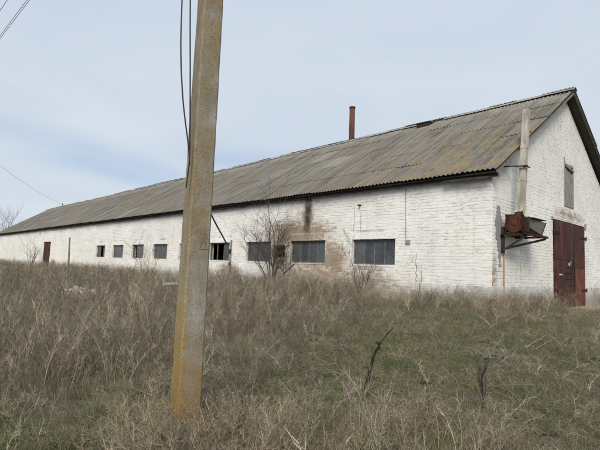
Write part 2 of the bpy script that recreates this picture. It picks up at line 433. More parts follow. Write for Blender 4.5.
mb.face([PG(a,0,zt), PG(a,.3,zt), PG(a,.3,t), PG(a,0,t)][::-1]); mb.face([PG(b,0,zt), PG(b,.3,zt), PG(b,.3,t), PG(b,0,t)]); mb.face([PG(a,0,t), PG(b,0,t), PG(b,.3,t), PG(a,.3,t)][::-1])
wallG = mb.build('wall', M_jointG, barn); tag(wallG, 'gable end wall of the barn with rusty double door')
mb = MB(); mb.box((-L, WD-.3, BASE), (-.31, WD, HE+.05)); mb.build('wall', M_wall, barn)
mb = MB(); mb.face([(-L, 0, BASE), (-L, WD, BASE), (-L, WD, zt), (-L, RY, za), (-L, 0, zt)]); mb.build('wall', M_wall, barn)
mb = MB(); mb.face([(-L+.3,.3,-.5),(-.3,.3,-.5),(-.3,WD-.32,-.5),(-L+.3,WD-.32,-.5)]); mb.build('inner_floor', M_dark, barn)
mb = MB(); mb.face([(-L+.3,3.2,-.49),(-.3,3.2,-.49),(-.3,3.2,3.6),(-L+.3,3.2,3.6)]); mb.build('dark_backing', M_dark, barn)  # dark sheet behind the openings, interior shade put into its colour

# bricks: every course, cut round the openings
CH, JT = .1, .010
def course_list(u0, u1, z0, z1, holes, lim=None):
    out = []; n = int(round((z1-z0)/CH))
    for c in range(n):
        za_, zb_ = z0+c*CH+JT/2, z0+(c+1)*CH-JT/2
        lo, hi = (u0, u1) if lim is None else lim((c+1)*CH+z0)
        cuts = sorted([(h[0], h[1]) for h in holes if h[2] < zb_-.02 and h[3] > za_+.02])
        segs = []; s = lo
        for q in cuts:
            if q[0] > s: segs.append((s, q[0]))
            s = max(s, q[1])
        if s < hi: segs.append((s, hi))
        st = .13 if c % 4 == 3 else .26
        off = [0, .13, .06, .065][c % 4]
        for a, b in segs:
            k = math.floor((a-off)/st); u = k*st+off
            while u < b:
                p, q = max(a, u)+.0022, min(b, u+st)-.0022
                if q-p > .03: out.append((p, q, za_, zb_))
                u += st
    return out
lint = [(a-.12, b+.12, WT, WT+.25) for a, b in WIN]
BL = course_list(-L, 0, BASE+.2, HE, holesL+lint)
for a, b, z0, z1 in lint:                                # bricks on edge over each window
    n = int((b-a)/.1); st = (b-a)/n
    for i in range(n): BL.append((a+i*st+JT/2, a+(i+1)*st-JT/2, z0+.005, z1-.005))
def glim(z):
    if z <= zt: return 0, WD
    h = RY*(1-(z-zt)/(za-zt)); return RY-h, RY+h
BG = course_list(0, WD, BASE+.2, za-.25, holesG, glim)
def brick_score(bk, g):
    u, z = (bk[0]+bk[1])/2, (bk[2]+bk[3])/2
    p = Vector((0, u, z)) if g else Vector((u, 0, z)); d = CAM-p
    cz = d.x if g else -d.y
    if z < -.1: return 0
    return (bk[1]-bk[0])*(bk[3]-bk[2])*abs(cz)/d.length**3
plinL = (-2.45, 0, BASE, .22)                            # rendered foot near the corner
for nm, bricks, g, wobj, mt in (('l', BL, False, wallL, M_wall), ('g', BG, True, wallG, M_gable)):
    def hid(k): return k[3] < .24 and (g or k[0] > plinL[0])
    bricks = [k for k in bricks if not hid(k)]
    full = [k for k in bricks if abs(k[1]-k[0]-(.26-.0044)) < 1e-4 and abs(k[3]-k[2]-(CH-JT)) < 1e-4]
    full.sort(key=lambda k: -brick_score(k, g)); single = full[:300 if not g else 250]
    sset = set(id(k) for k in single)
    def frust(l, h, pr):                                 # a brick face standing proud of its joints
        c = .005; e = .0015
        V = [(-l/2,0,-h/2),(l/2,0,-h/2),(l/2,0,h/2),(-l/2,0,h/2),(-l/2+e,-pr,-h/2+c),(l/2-e,-pr,-h/2+c),(l/2-e,-pr,h/2-c),(-l/2+e,-pr,h/2-c)]
        F = [(4,5,6,7),(0,1,5,4),(1,2,6,5),(2,3,7,6),(3,0,4,7)]
        return V, F
    V0, F0 = frust(.26-.0044, CH-JT, .0075)
    meb = bpy.data.meshes.new('brick'); meb.from_pydata(V0, [], F0); meb.materials.append(mt)
    rz = math.pi/2 if g else 0
    for k in single:
        u, z = (k[0]+k[1])/2, (k[2]+k[3])/2
        loc = (-.001, u, z) if g else (u, .001, z)
        link('brick', meb, wobj, loc, (random.gauss(0, .006), random.gauss(0, .005), rz+random.gauss(0, .006)), (1, random.uniform(.55, 1.3)*(.45 if g and z > 2.9 else 1), 1))
    sb = MB()
    for k in bricks:
        if id(k) in sset: continue
        V, F = frust(k[1]-k[0], k[3]-k[2], random.uniform(.003, .011)*(.4 if g and k[2] > 2.9 else 1)); u, z = (k[0]+k[1])/2, (k[2]+k[3])/2
        tz = random.gauss(0, .004); i = len(sb.v)
        for p in V:
            q = (u+p[0], p[1]+.001+p[2]*tz, z+p[2]+p[0]*tz)
            sb.v.append((-q[1], q[0], q[2]) if g else q)
        sb.f += [tuple(i+j for j in f) for f in F]
    tag(sb.build('brickwork', mt, wobj), kind='stuff')
# rendered plinths, corner strip, cracks, torn patch
mb = MB(); mb.box((plinL[0], -.03, BASE), (.0, -.001, .225), jit=0); mb.build('plinth', M_render, wallL)
mb = MB(); mb.box((.001, -.03, BASE), (.034, GD[0]-.02, .235)); mb.build('plinth', M_render, wallG)
mb = MB(); mb.box((.001, GD[1]+.02, BASE), (.034, WD, .235)); mb.build('plinth', M_render, wallG)
def strip(name, pts, wd, P, mt, parent, off=.0165):
    b_ = MB()
    for (u0, z0), (u1, z1) in zip(pts, pts[1:]):
        w0 = wd*random.uniform(.5, 1.2); 
        b_.face([P(u0-w0/2, -off, z0), P(u0+w0/2, -off, z0), P(u1+w0/2, -off, z1), P(u1-w0/2, -off, z1)])
    return b_.build(name, mt, parent)
def jagged(u, z0, z1, n, j): return [(u+random.uniform(-j, j), z0+(z1-z0)*i/n) for i in range(n+1)]
for u, z0, z1 in ((-2.46, 1.12, .2), (-5.12, 2.9, 1.9), (-4.8, 2.6, 1.9)):
    strip('crack', jagged(u, z0, z1, 14, .02), .014, PL, M_black, wallL)
for u, z0, z1 in ((1.85, 1.7, .45), (2.55, 1.75, .5)): strip('crack', jagged(u, z0, z1, 10, .012), .008, PG, M_patch, wallG, .018)
pb = MB(); left = []; rightp = []
for i in range(41):
    t = i/40; z = 2.55-1.75*t; wdt = .06+.16*math.sin(math.pi*min(1, t*1.25))*(1 if t < .75 else .35)+random.choice((-.05, -.02, 0, .02, .05))
    left.append((.36-wdt+.1*t, z)); rightp.append((.38+wdt*.8+.1*t, z))
for i in range(40): pb.face([PG(left[i][0],-.019,left[i][1]), PG(left[i+1][0],-.019,left[i+1][1]), PG(rightp[i+1][0],-.019,rightp[i+1][1]), PG(rightp[i][0],-.019,rightp[i][1])])
tag(pb.build('bare_patch', M_patch, wallG), 'torn grey cement patch beside the fan')
# pegs under the eave, conduit and small junction box
for u, z in ((-4.84, 2.86), (-15.6, 2.86), (-47.5, 2.95)):
    mb = MB(); mb.tube([(u, 0, z), (u, -.14, z-.02)], .035, 8); mb.build('wall_peg', M_black, wallL)
mb = MB(); mb.tube([(-2.92,-.025,3.28),(-2.9,-.022,2.4),(-2.86,-.022,1.6)], .007, 5); cnd = mb.build('conduit', M_black, wallL)
mb = MB(); mb.box((-2.86,-.06,1.45),(-2.7,-.015,1.58)); mb.box((-2.84,-.07,1.47),(-2.78,-.06,1.56)); mb.build('junction_box', M_patch, wallL)

# windows
def window(a, b, idx):
    z0, z1 = WB, WT; y = .11
    f = MB(); t = .055
    f.box((a, y, z0), (a+t, y+.06, z1)); f.box((b-t, y, z0), (b, y+.06, z1)); f.box((a+t, y, z1-t), (b-t, y+.06, z1)); f.box((a+t, y, z0), (b-t, y+.06, z0+t))
    fr = f.build('window', M_framewood, barn)
    n = 4 if idx >= 6 else 3
    wd = (b-a-2*t)/n
    for i in range(1, n):
        mu = MB(); mu.box((a+t+i*wd-.017, y+.008, z0+t), (a+t+i*wd+.017, y+.05, z1-t)); mu.build('mullion', M_framewood, fr)
    missing = {5: (0, 1), 4: (1,), 2: (0,), 0: (1,), 7: (), 3: ()}.get(idx, ())
    for i in range(n):
        if i in missing: continue
        p = MB(); p.box((a+t+i*wd+.003, y+.024, z0+t*.6), (a+t+(i+1)*wd-.003, y+.029, z1-t*.6), jit=.0035)
        o = p.build('pane', M_pane, fr); o.rotation_euler = (0, 0, 0)
    s = MB(); s.box((a-.01, -.016, z0-.045), (b+.01, y-.002, z0-.004), jit=.004); s.build('sill', M_wall, fr)
for i, (a, b) in enumerate(WIN): window(a, b, i)
# vent opening with a rusty square frame and a stopped fan inside
a, b, z0, z1 = VENT
v = MB(); v.box((a,.06,z0),(a+.06,.2,z1)); v.box((b-.06,.06,z0),(b,.2,z1)); v.box((a+.06,.06,z1-.06),(b-.06,.2,z1)); v.box((a+.06,.06,z0),(b-.06,.2,z0+.06))
vt = v.build('vent', M_rust, barn); tag(vt, 'small dark vent opening between two windows')
v = MB(); cx, cz = (a+b)/2, (z0+z1)/2
for k in range(4):
    an = k*math.pi/2+.4; v.beam((cx, .15, cz), (cx+.2*math.cos(an), .16, cz+.2*math.sin(an)), .12, .012, up=(.3, 1, .2))
v.tube([(cx,.12,cz),(cx,.2,cz)], .05, 8); v.build('fan_blade', M_black, vt)
# board and bracket standing against the wall beside a window
bd = empty('leaning_board', (-12.86, -.1, -.42)); tag(bd, 'narrow whitewashed rotten board leaning on wall beside bush', 'board')
mb = MB(); mb.box((-.06, -.02, 0), (.05, .015, 2.16), jit=.012); mb.build('board', M_greywood, bd, rot=(-.028, 0, 0))
mb = MB(); mb.box((-.065, -.035, 1.5), (.065, -.02, 1.72)); mb.box((-.05, -.035, .95), (.06, -.02, 1.08)); mb.build('rust_plate', M_rust, bd, rot=(-.028, 0, 0))

# far side door: a rusty leaf hung on a frame
a, b, z0, z1 = FD
d = MB(); d.box((a,.06,z0),(a+.08,.16,z1)); d.box((b-.08,.06,z0),(b,.16,z1)); d.box((a+.08,.06,z1-.08),(b-.08,.16,z1))
dr = d.build('side_door', M_rustdoor, barn); tag(dr, 'rusty red door far along the long wall')
hw = (b-a-.16)/2
for i in range(2):
    d = MB(); d.box((a+.085+i*hw,.035,z0+.02),(a+.075+(i+1)*hw,.06,z1-.085)); lf = d.build('door_leaf', M_rustdoor, dr)
d = MB(); d.box((b-.02,-.14,z0+1.2),(b+.05,.03,z0+1.28)); d.box((b-.02,-.14,z1-.2),(b+.05,.03,z1-.12)); d.build('hinge', M_black, dr)

# gable door: two leaves of rusty sheet
a, b, z0, z1 = GD
d = MB(); d.box((-.1,a,z0),(-.0,a+.07,z1)); d.box((-.1,b-.07,z0),(-.0,b,z1)); d.box((-.1,a+.07,z1-.08),(-.0,b-.07,z1))
gd = d.build('gable_door', M_rust, barn); tag(gd, 'tall rusty maroon double door in the gable')
seam = 6.56; zc = 1.22
def sheet(y0, y1, za_, zb_, x, mt, lab=None):
    s = MB(); s.box((x-.012, y0, za_), (x, y1, zb_), jit=.004); o = s.build('door_sheet', mt, gd)
    if lab: tag(o, lab)
    return o
sheet(a+.06, 5.52, z0+.05, zc-.01, .032, M_rustdoor); sheet(a+.06, 5.52, zc, z1-.05, .036, M_rustdoor)
sheet(5.53, seam-.02, z0+.05, zc-.01, .028, M_rustdoor); sheet(5.53, seam-.02, zc, z1-.05, .034, M_rustdoor)
sheet(seam+.02, b-.05, z0+.02, .95, .030, M_rustdoor2, 'lighter red lower sheet of the door'); sheet(seam+.02, b-.05, .96, z1-.06, .027, M_rustdoor)
s = MB()
for i in range(6): s.box((.03, 5.6, -.1+i*.21), (.05, seam-.1, -.06+i*.21))
s.build('door_rib', M_rustdoor, gd)
s = MB(); s.box((.037, seam-.05, z0+.1), (.06, seam+.0, z1-.08)); s.build('door_stile', M_black, gd)
for zz in (.1, 2.1):
    for y0, y1 in ((a-.06, a+.5), (b-.5, b+.06)):
        s = MB(); s.box((.037, y0, zz), (.052, y1, zz+.07)); s.tube([(.05, y0 if y0 < 5 else y1, zz-.04), (.05, y0 if y0 < 5 else y1, zz+.11)], .022, 6); s.build('hinge', M_rust, gd)
s = MB(); s.box((.053, 5.86, 1.02), (.057, 5.98, 1.12), jit=.01); s.box((.053, 6.06, 1.05), (.057, 6.13, 1.2), jit=.01); s.box((.037, 5.0, .66), (.041, 5.28, .70), jit=.008); s.build('paint_mark', M_whitep, gd)
s = MB(); s.tube([(.05,6.35,.95),(.1,6.35,.97),(.1,6.35,1.15),(.05,6.35,1.17)], .012, 6); s.build('handle', M_black, gd)
s = MB(); s.box((-.001, b-.01, z1-.12), (.05, b+.1, z1+.1), jit=.02); s.box((-.001, a-.14, z1-.05), (.05, a-.02, z1+.06), jit=.02); s.build('bolt_lug', M_patch, gd)

# gable shutter
a, b, z0, z1 = GW
s = MB(); s.box((-.09,a,z0),(.02,a+.07,z1+.2)); s.box((-.09,b-.07,z0),(.02,b,z1-.02)); s.box((-.09,a+.07,z1-.1),(.03,b-.07,z1-.02)); s.box((-.09,a+.07,z0),(.025,b-.07,z0+.07))
sh = s.build('shutter', M_greywood, barn); tag(sh, 'grey plank shutter high in the gable')
n = 5; wd = (b-a-.14)/n
for i in range(n):
    s = MB(); s.box((-.05, a+.07+i*wd+.006, z0+.07), (-.028+random.uniform(-.006, .008), a+.07+(i+1)*wd-.006, z1-.16+random.uniform(-.1, .05))); s.build('plank', M_greywood, sh)
s = MB(); s.beam((-.02, a+.1, z1-.08), (.03, b-.03, z1-.22), .06, .05); s.build('lintel_stub', M_greywood, sh)

# ------------------------------------------------------------------ roof
mb = MB()
for i in range(0, 47):                                  # rafters
    x = -.2-i*1.48
    mb.beam((x, SY+.2, SZ+.0), (x, RY, HR-.12), .06, .1); mb.beam((x, WD-SY-.2, SZ+.0), (x, RY, HR-.12), .06, .1)
roof = mb.build('roof', M_darkwood, barn)
mb = MB(); t_ = .045                                     # close-boarded deck under the sheets, out to the verges
up = Vector((0, -math.sin(ANG), math.cos(ANG)))
for sgn in (1, -1):
    p0 = Vector((0, SY+.06, SZ+.04-.045)); p1 = Vector((0, RY, HR-.052))
    P = []
    for x in (.26, -L-.26):
        for p in (p0, p1):
            for dd in (0, -t_):
                q = p+up*dd; yy = q.y if sgn > 0 else WD-q.y; P.append((x, yy, q.z))
    i = len(mb.v); mb.v += P
    mb.f += [tuple(i+k for k in q) for q in ((0,2,6,4),(1,5,7,3),(0,4,5,1),(2,3,7,6),(0,1,3,2),(4,6,7,5))]
mb.build('roof_deck', M_darkwood, roof)
WV, AMP, SW, SLN = .15, .021, 1.05, 1.50                # wave pitch, depth, exposed width, exposed length
rows = 5; slope_len = math.hypot(RY-SY, HR-SZ); EXP = slope_len/rows
cols = int((L+.66)/SW)+1
def sheet_mesh(var):
    rr = random.Random(var); s = MB(); n = 45; Ln = EXP+.14; th = .008; seg = 3
    wx = 7.45*WV
    rows_v = []
    for j in range(seg+1):
        yy = Ln*j/seg
        for i in range(n+1):
            xx = -wx+wx*i/n
            z = AMP*math.cos(2*math.pi*xx/WV)+(rr.uniform(-.003, .003) if 0 < j < seg else 0)
            e = rr.uniform(-.012, .008) if j == 0 else 0
            s.v.append((xx, yy+e, z))
    m0 = len(s.v)
    for i in range(n+1): p = s.v[i]; s.v.append((p[0], p[1], p[2]-th))
    for i in range(n+1): p = s.v[i]; s.v.append((p[0], p[1]+.12, p[2]-th))
    for j in range(seg):
        for i in range(n): s.f.append((j*(n+1)+i, j*(n+1)+i+1, (j+1)*(n+1)+i+1, (j+1)*(n+1)+i))
    for i in range(n): s.f.append((m0+i, m0+i+1, i+1, i)); s.f.append((m0+n+1+i, m0+n+2+i, m0+i+1, m0+i))
    # right-hand edge thickness
    k = len(s.v)
    for j in range(seg+1): p = s.v[j*(n+1)+n]; s.v.append((p[0], p[1], p[2]-.012))
    for j in range(seg): s.f.append((k+j, k+j+1, (j+1)*(n+1)+n, j*(n+1)+n))
    me = s.mesh('roof_sheet', M_roof, False); return me
smesh = [sheet_mesh(i) for i in range(5)]
def sheet_place(c, r):
    x = .34-c*SW; s = r*EXP
    sag = (vnoise(c*.13, 1.7, 9)-.5)*.12*(r/rows)+(vnoise(c*.21, r*.8, 4)-.5)*.03
    loc = Vector((x+random.uniform(-.012, .012), SY, SZ))+Vector((0, math.cos(ANG), math.sin(ANG)))*(s+random.uniform(-.03, .03))+up*(.045+random.uniform(0, .008))+Vector((0, 0, sag))
    tilt = -.006+random.gauss(0, .004)
    return loc, (ANG+tilt, random.gauss(0, .004)-.004, random.gauss(0, .004))
cells = [(c, r) for c in range(cols) for r in range(rows)]
parts = cells[:300]; stuff = cells[300:]
for c, r in parts:
    loc, rot = sheet_place(c, r)
    link('roof_sheet', random.choice(smesh), roof, loc, rot)
sb = MB()
def bake(loc, rot, me, mirror):
    M = Matrix.Translation(loc) @ Euler(rot).to_matrix().to_4x4(); i = len(sb.v)
    for vv in me.vertices:
        p = M @ vv.co; sb.v.append((p.x, WD-p.y, p.z) if mirror else tuple(p))
    for f in me.polygons: 
        t = tuple(i+k for k in f.vertices); sb.f.append(t[::-1] if mirror else t)
for c, r in stuff: bake(*sheet_place(c, r), smesh[0], False)
for c, r in cells: bake(*sheet_place(c, r), smesh[0], True)
tag(sb.build('roof_sheets', M_roof, roof), kind='stuff')
# ridge caps, barge boards, eave boards
def cap_mesh():
    s = MB(); n = 8; Ln = 1.16
    for j, x in enumerate((0, -Ln)):
        r = .092 if j == 0 else .08
        for i in range(n+1):
            an = math.pi*(.06+.88*i/n); s.v.append((x, -math.cos(an)*r*1.25, math.sin(an)*r*.8))
    for i in range(n): s.f.append((i, i+1, n+2+i, n+1+i))
    k = len(s.v)
    for i in range(n+1): p = s.v[i]; s.v.append((p[0]-.001, p[1]*.9, p[2]*.85-.012))
    for i in range(n): s.f.append((i+1, i, k+i, k+i+1))
    s.face([(0,-.1,.02),(0,-.17,-.045),(-Ln,-.17,-.045),(-Ln,-.1,.02)]); s.face([(0,.1,.02),(-Ln,.1,.02),(-Ln,.17,-.045),(0,.17,-.045)])
    return s.flip().mesh('ridge_cap', M_cap)
cme = cap_mesh()
for c in range(cols):
    sag = (vnoise(c*.13, 1.7, 9)-.5)*.12
    if c in (5,): continue
    link('ridge_cap', cme, roof, (.37-c*SW, RY, HR+.04+sag+random.uniform(-.008, .012)), (random.gauss(0, .012), random.gauss(0, .008), random.gauss(0, .01)))
for sgn in (1, -1):
    f = (lambda y: y) if sgn > 0 else (lambda y: WD-y)
    mb = MB(); p = Vector((.285, SY+.02, SZ-.03)); q = Vector((.285, RY, HR-.08)); mid_ = p.lerp(q, .52)
    mb.beam((p.x, f(p.y), p.z), (mid_.x, f(mid_.y), mid_.z), .03, .085, up=(0, 0, 1)); mb.beam((mid_.x+.004, f(mid_.y), mid_.z+.01), (q.x, f(q.y), q.z), .03, .085)
    mb.build('barge_board', M_stake if sgn > 0 else M_darkwood, roof)  # right board near-black: shade of the verge underside put into its colour
x = .25; k = 0
while x > -L-.2:
    ln = random.uniform(3.4, 4.6); x1 = max(x-ln, -L-.3)
    mb = MB(); dz_ = random.uniform(-.015, .01)
    mb.box((x1+.012, SY+.17, HE+.0+dz_), (x, SY+.205, HE+.13+dz_), jit=.006); mb.build('eave_board', M_darkwood, roof)
    mb = MB(); mb.box((x1+.012, SY+.21, HE+.01), (x, -.02, HE+.03), jit=.004); mb.build('soffit_board', M_greywood if k in (0, 1, 4) else M_darkwood, roof)
    x = x1; k += 1
# broken timber ends at the near eave corner
mb = MB(); mb.beam((.05, SY+.1, HE-.03), (-1.4, SY+.12, HE+.0), .05, .07); mb.build('eave_timber', M_darkwood, roof)
# stove pipe behind the ridge
mb = MB(); mb.tube([(-11.1, 6.4, 6.6), (-11.12, 6.41, 8.6), (-11.14, 6.42, 9.64)], .155, 14); ch = mb.build('chimney_pipe', M_chim, roof, smooth=True)
mb = MB(); mb.tube([(-11.14, 6.42, 9.57), (-11.14, 6.42, 9.67)], .17, 14); mb.build('rim', M_rust, ch)
# lifted sheet by the ridge
mb = MB(); mb.box((-6.2, 5.38, 7.28), (-5.5, 5.42, 7.41)); mb.box((-6.15, 5.43, 7.32), (-5.55, 5.8, 7.42)); mb.build('lifted_hatch', M_black, roof)
mb = MB(); mb.box((-6.25, 5.32, 7.425), (-5.45, 5.85, 7.445), jit=.012); mb.build('hatch_lid', M_cap, roof)
# insulator bracket on the far ridge
mb = MB(); mb.tube([(-62.3, RY, HR), (-62.3, RY, HR+.45)], .03, 6); mb.tube([(-62.3, RY, HR+.28), (-62.3, RY, HR+.48)], .07, 8); mb.build('insulator', M_black, roof)
# sandy slab at the gable door
mb = MB()
for i, (x0, y0, x1, y1) in enumerate(((.04, 4.4, 1.0, 6.2), (.05, 6.25, 1.1, 8.0))): mb.box((x0, y0, -.9), (x1, y1, -.565-.02*i), jit=.02)
tag(mb.build('threshold_slab', M_slab), 'low pale concrete threshold slab in front of gable door', 'slab')

# ------------------------------------------------------------------ ventilation fan on the gable
fan = empty('ventilation_fan', (.4, .7, 1.7)); tag(fan, 'rusty extractor fan on iron bracket with tall square duct on gable', 'fan unit')
inv = Matrix.Translation((-.4, -.7, -1.7))
def fpart(mb, name, mt, parent=fan, smooth=False, shift=True):
    o = mb.build(name, mt, parent, smooth=smooth)
    if shift: o.data.transform(inv)
    return o
mb = MB(); p, q = Vector((.45, .84, 2.42)), Vector((.45, 1.24, 5.52)); d3 = (q-p)
segs = [0, .30, .62, 1.0]; du = None
for i in range(3):
    s0, s1 = p+d3*segs[i], p+d3*(segs[i+1]-.004); mb = MB(); wds = .175-.006*i
    mb.beam(s0, s1, wds, wds, up=(0, -1, 0)); o = fpart(mb, 'duct', M_ductw)
    mb = MB(); mb.beam(s1-d3.normalized()*.05, s1+d3.normalized()*.03, wds+.02, wds+.02, up=(0, -1, 0))
    if i < 2: fpart(mb, 'duct_collar', M_ductw, o)
mb = MB(); mb.beam((.45, .86, 2.44), (.4, .66, 2.22), 0.19, .19, up=(1, 0, 0)); fpart(mb, 'elbow', M_ductw)
mb = MB(); mb.beam((-.02, .62, 3.74), (.62, .92, 3.72), .035); mb.beam((.58, .8, 3.72), (.58, 1.15, 3.72), .03); mb.beam((.3, .85, 3.73), (.62, .85, 3.73), .03); fpart(mb, 'wall_bracket', M_black)
# square casing with a dented front plate, scroll and inlet
mb = MB(); mb.box((.12, .5, 1.78), (.62, .92, 2.24), jit=.06); cs = fpart(mb, 'fan_casing', M_rust)
mb = MB(); n = 16; ring = [(.41+(.22+.05*i/n)*math.cos(6.283*i/n), 2.02+(.22+.05*i/n)*math.sin(6.283*i/n)) for i in range(n)]
mb.face([(x_, .43, z_) for x_, z_ in ring])
for i in range(n):
    j = (i+1) % n; mb.face([(ring[i][0], .43, ring[i][1]), (ring[i][0], .52, ring[i][1]), (ring[j][0], .52, ring[j][1]), (ring[j][0], .43, ring[j][1])])
fpart(mb, 'scroll', M_rust, cs)
mb = MB(); mb.tube([(.41, .41, 2.02), (.41, .43, 2.02)], [.05, .07], 10); fpart(mb, 'hub', M_rust, cs)
for (x_, z_) in ((.17, 1.8), (.65, 1.8), (.17, 2.26), (.65, 2.26)):
    mb = MB(); mb.tube([(x_, .46, z_), (x_, .52, z_)], .018, 6); fpart(mb, 'bolt', M_black, cs)
mb = MB(); mb.box((.36, .46, 1.98), (.7, .49, 2.33), jit=.08); fpart(mb, 'torn_plate', M_rust, cs)
mb = MB(); mb.tube([(.42, .96, 1.98), (.42, 1.30, 1.98)], .13, 10); mb.box((.34,.98,1.76),(.5,1.25,1.87)); fpart(mb, 'motor', M_rust)
# flared outlet chute, open at its end
mb = MB(); A = [(.18, 1.0, 1.95), (.62, 1.0, 1.95), (.62, 1.0, 2.26), (.18, 1.0, 2.26)]; B = [(.12, 1.72, 1.78), (.70, 1.66, 1.78), (.70, 1.98, 2.16), (.12, 2.03, 2.16)]
for k in range(4):
    k2 = (k+1) % 4; mb.face([A[k], A[k2], B[k2], B[k]])
    s_ = .012; cin = Vector((.4, 1.6, 2.02))
    mb.face([Vector(q_).lerp(cin, s_*2) for q_ in (B[k], B[k2], A[k2], A[k])])
o = fpart(mb, 'outlet_chute', M_galv)
mb = MB()
for k in range(4): mb.beam(B[k], B[(k+1) % 4], .03)
fpart(mb, 'chute_rim', M_black, o)
mb = MB(); mb.box((.12, 1.02, 2.22), (.72, 1.95, 2.24)); o2 = fpart(mb, 'rubber_cover', M_black)
mb = MB()
mb.beam((0, .5, 1.7), (.8, .5, 1.7), .06); mb.beam((0, 1.5, 1.7), (.8, 1.5, 1.7), .06); mb.beam((.72, .4, 1.73), (.72, 2.05, 1.73), .06); mb.beam((.1, .4, 1.73), (.1, 2.05, 1.73), .06)
fpart(mb, 'bracket', M_rust)
mb = MB(); mb.beam((.06, .55, 1.2), (.06, .55, 1.95), .08); mb.beam((.12, .55, 1.32), (.7, 1.95, 1.68), .06); mb.beam((.05, .5, 1.25), (.74, .5, 1.68), .05); fpart(mb, 'strut', M_black)
mb = MB(); mb.tube([(.045, .66, 1.25), (.05, .66, .4), (.055, .67, -.6)], .022, 8); fpart(mb, 'conduit', M_cream)

# ------------------------------------------------------------------ concrete pole and wires
PB = CAM+ray(190, 330)*3.42
pole_az = math.atan2(CAM.x-PB.x, CAM.y-PB.y)           # heading from pole to camera
pg = ground(PB.x, PB.y)
pole = empty('utility_pole', (PB.x, PB.y, pg)); tag(pole, 'square concrete utility pole with yellow lichen in the foreground', 'pole')
fd = Vector((CAM.x-PB.x, CAM.y-PB.y, 0)).normalized()
base_ang = math.atan2(fd.y, fd.x)+math.pi/2             # local -Y faces the camera
pole.rotation_euler = (0, 0, base_ang+math.radians(21))
PH = 6.4
mb = MB(); nz = 60
def prof(s, c): return [(-s+c,-s),(s-c,-s),(s,-s+c),(s,s-c),(s-c,s),(-s+c,s),(-s,s-c),(-s,-s+c)]
for j in range(nz+1):
    z = -.6+(PH+.6)*j/nz; s = .0885-.0032*z
    for (x_, y_) in prof(s, .012): mb.v.append((x_+random.uniform(-.0013, .0013), y_+random.uniform(-.0013, .0013), z))
for j in range(nz):
    for k in range(8): k2 = (k+1) % 8; mb.f.append((j*8+k, j*8+k2, (j+1)*8+k2, (j+1)*8+k))
mb.f.append(tuple(nz*8+k for k in range(8)))
shaft = mb.build('shaft', M_pole, pole)
# painted warning triangle with a lightning stroke on the near face
def on_face(u, v):                                       # a picture point on the pole's near face
    M = pole.matrix_basis; o = M.inverted() @ CAM; d = M.inverted().to_3x3() @ ray(u, v)
    t = (-.0885-o.y)/d.y; p = o+d*t; s = .0885-.0032*p.z; t = (-s-.0028-o.y)/d.y; p = o+d*t; return p
mb = MB()
def stroke(a, b, wd=.0035):
    a, b = on_face(*a), on_face(*b); d = (b-a).normalized(); n = Vector((d.z, 0, -d.x))*wd/2
    mb.face([a-n, b-n, b+n, a+n]); mb.f[-1] = mb.f[-1]
T = [(205.3, 232.5), (211.6, 249.2), (199.4, 249.6)]
for i in range(3): stroke(T[i], T[(i+1) % 3])
for a_, b_ in (((205.9, 236.5), (203.6, 242.6)), ((203.6, 242.6), (206.3, 241.6)), ((206.3, 241.6), (205.0, 247.2))): stroke(a_, b_, .003)
mb.build('warning_mark', M_paint, pole)
mb = MB(); mb.beam((-.6, 0, 5.9), (.6, 0, 5.9), .07, .09); ca = mb.build('crossarm', M_rust, pole)
for x_ in (-.5, 0., .5):
    mb = MB(); mb.tube([(x_,0,5.94),(x_,0,6.1)], .012, 6); mb.tube([(x_,0,6.03),(x_,0,6.08),(x_,0,6.13),(x_,0,6.17)], [.05,.055,.038,.03], 10); mb.build('insulator', M_ceram, ca)
# wires: from the pole out over the field on the left
vd = ray(-172, 256).normalized()
topz = pg+6.1
for n_, (u, v, t0) in enumerate(((29.5, 0, 8.0), (27, 0, 8.3), (7.2, 0, 8.0))):
    P0 = CAM+ray(u, v)*t0; pts = []
    back = (Vector((PB.x, PB.y, 0))-Vector((P0.x, P0.y, 0))).length
    for i in range(25):
        s = -back+(back+45)*i/24; t = i/24; p = P0+vd*s; p.z -= .25*4*t*(1-t)-.25*4*(back/(back+45))*(1-back/(back+45)); pts.append(p)
    o0 = pts[0].copy(); mb = MB(); mb.tube([p-o0 for p in pts], .0042, 5)
    tag(mb.build('overhead_wire', M_wire, loc=o0), ['right wire of the close pair crossing the top left corner', 'left wire of the close pair crossing the top left corner', 'single wire nearest the top left corner of the sky'][n_], 'wire', 'overhead wires')
def px(u, v, t): return CAM+ray(u, v)*t
def cable(name, pts, r, label, mt=M_insul, n=6):
    o0 = pts[0].copy(); q = []
    for i in range(len(pts)-1):                           # Catmull-Rom through the points
        p0, p1, p2, p3 = pts[max(i-1, 0)], pts[i], pts[i+1], pts[min(i+2, len(pts)-1)]
        for k in range(6):
            t = k/6; q.append(.5*((2*p1)+(-p0+p2)*t+(2*p0-5*p1+4*p2-p3)*t*t+(-p0+3*p1-3*p2+p3)*t**3))
    q.append(pts[-1]); mb = MB(); mb.tube([p-o0 for p in q], r, n)
    return tag(mb.build(name, mt, loc=o0, smooth=True), label, 'cable')
dp = (Vector((PB.x, PB.y, 0))-Vector((CAM.x, CAM.y, 0))).length
cable('hanging_cable', [px(196, -330, 3.75), px(184.5, -90, 3.55), px(182, 0, 3.48), px(180.8, 50, 3.42), px(183, 100, 3.4), px(188.5, 147, 3.4), px(189.5, 165, 3.42)], .0052, 'bowed dark cable hanging left of the concrete pole')
cable('hanging_cable', [px(205, -330, 3.75), px(192, -90, 3.53), px(190.3, 0, 3.46), px(190.2, 80, 3.42), px(189.8, 150, 3.4), px(188.6, 168, 3.4), px(186, 188, 3.4)], .0052, 'straight dark cable hanging close against the concrete pole')
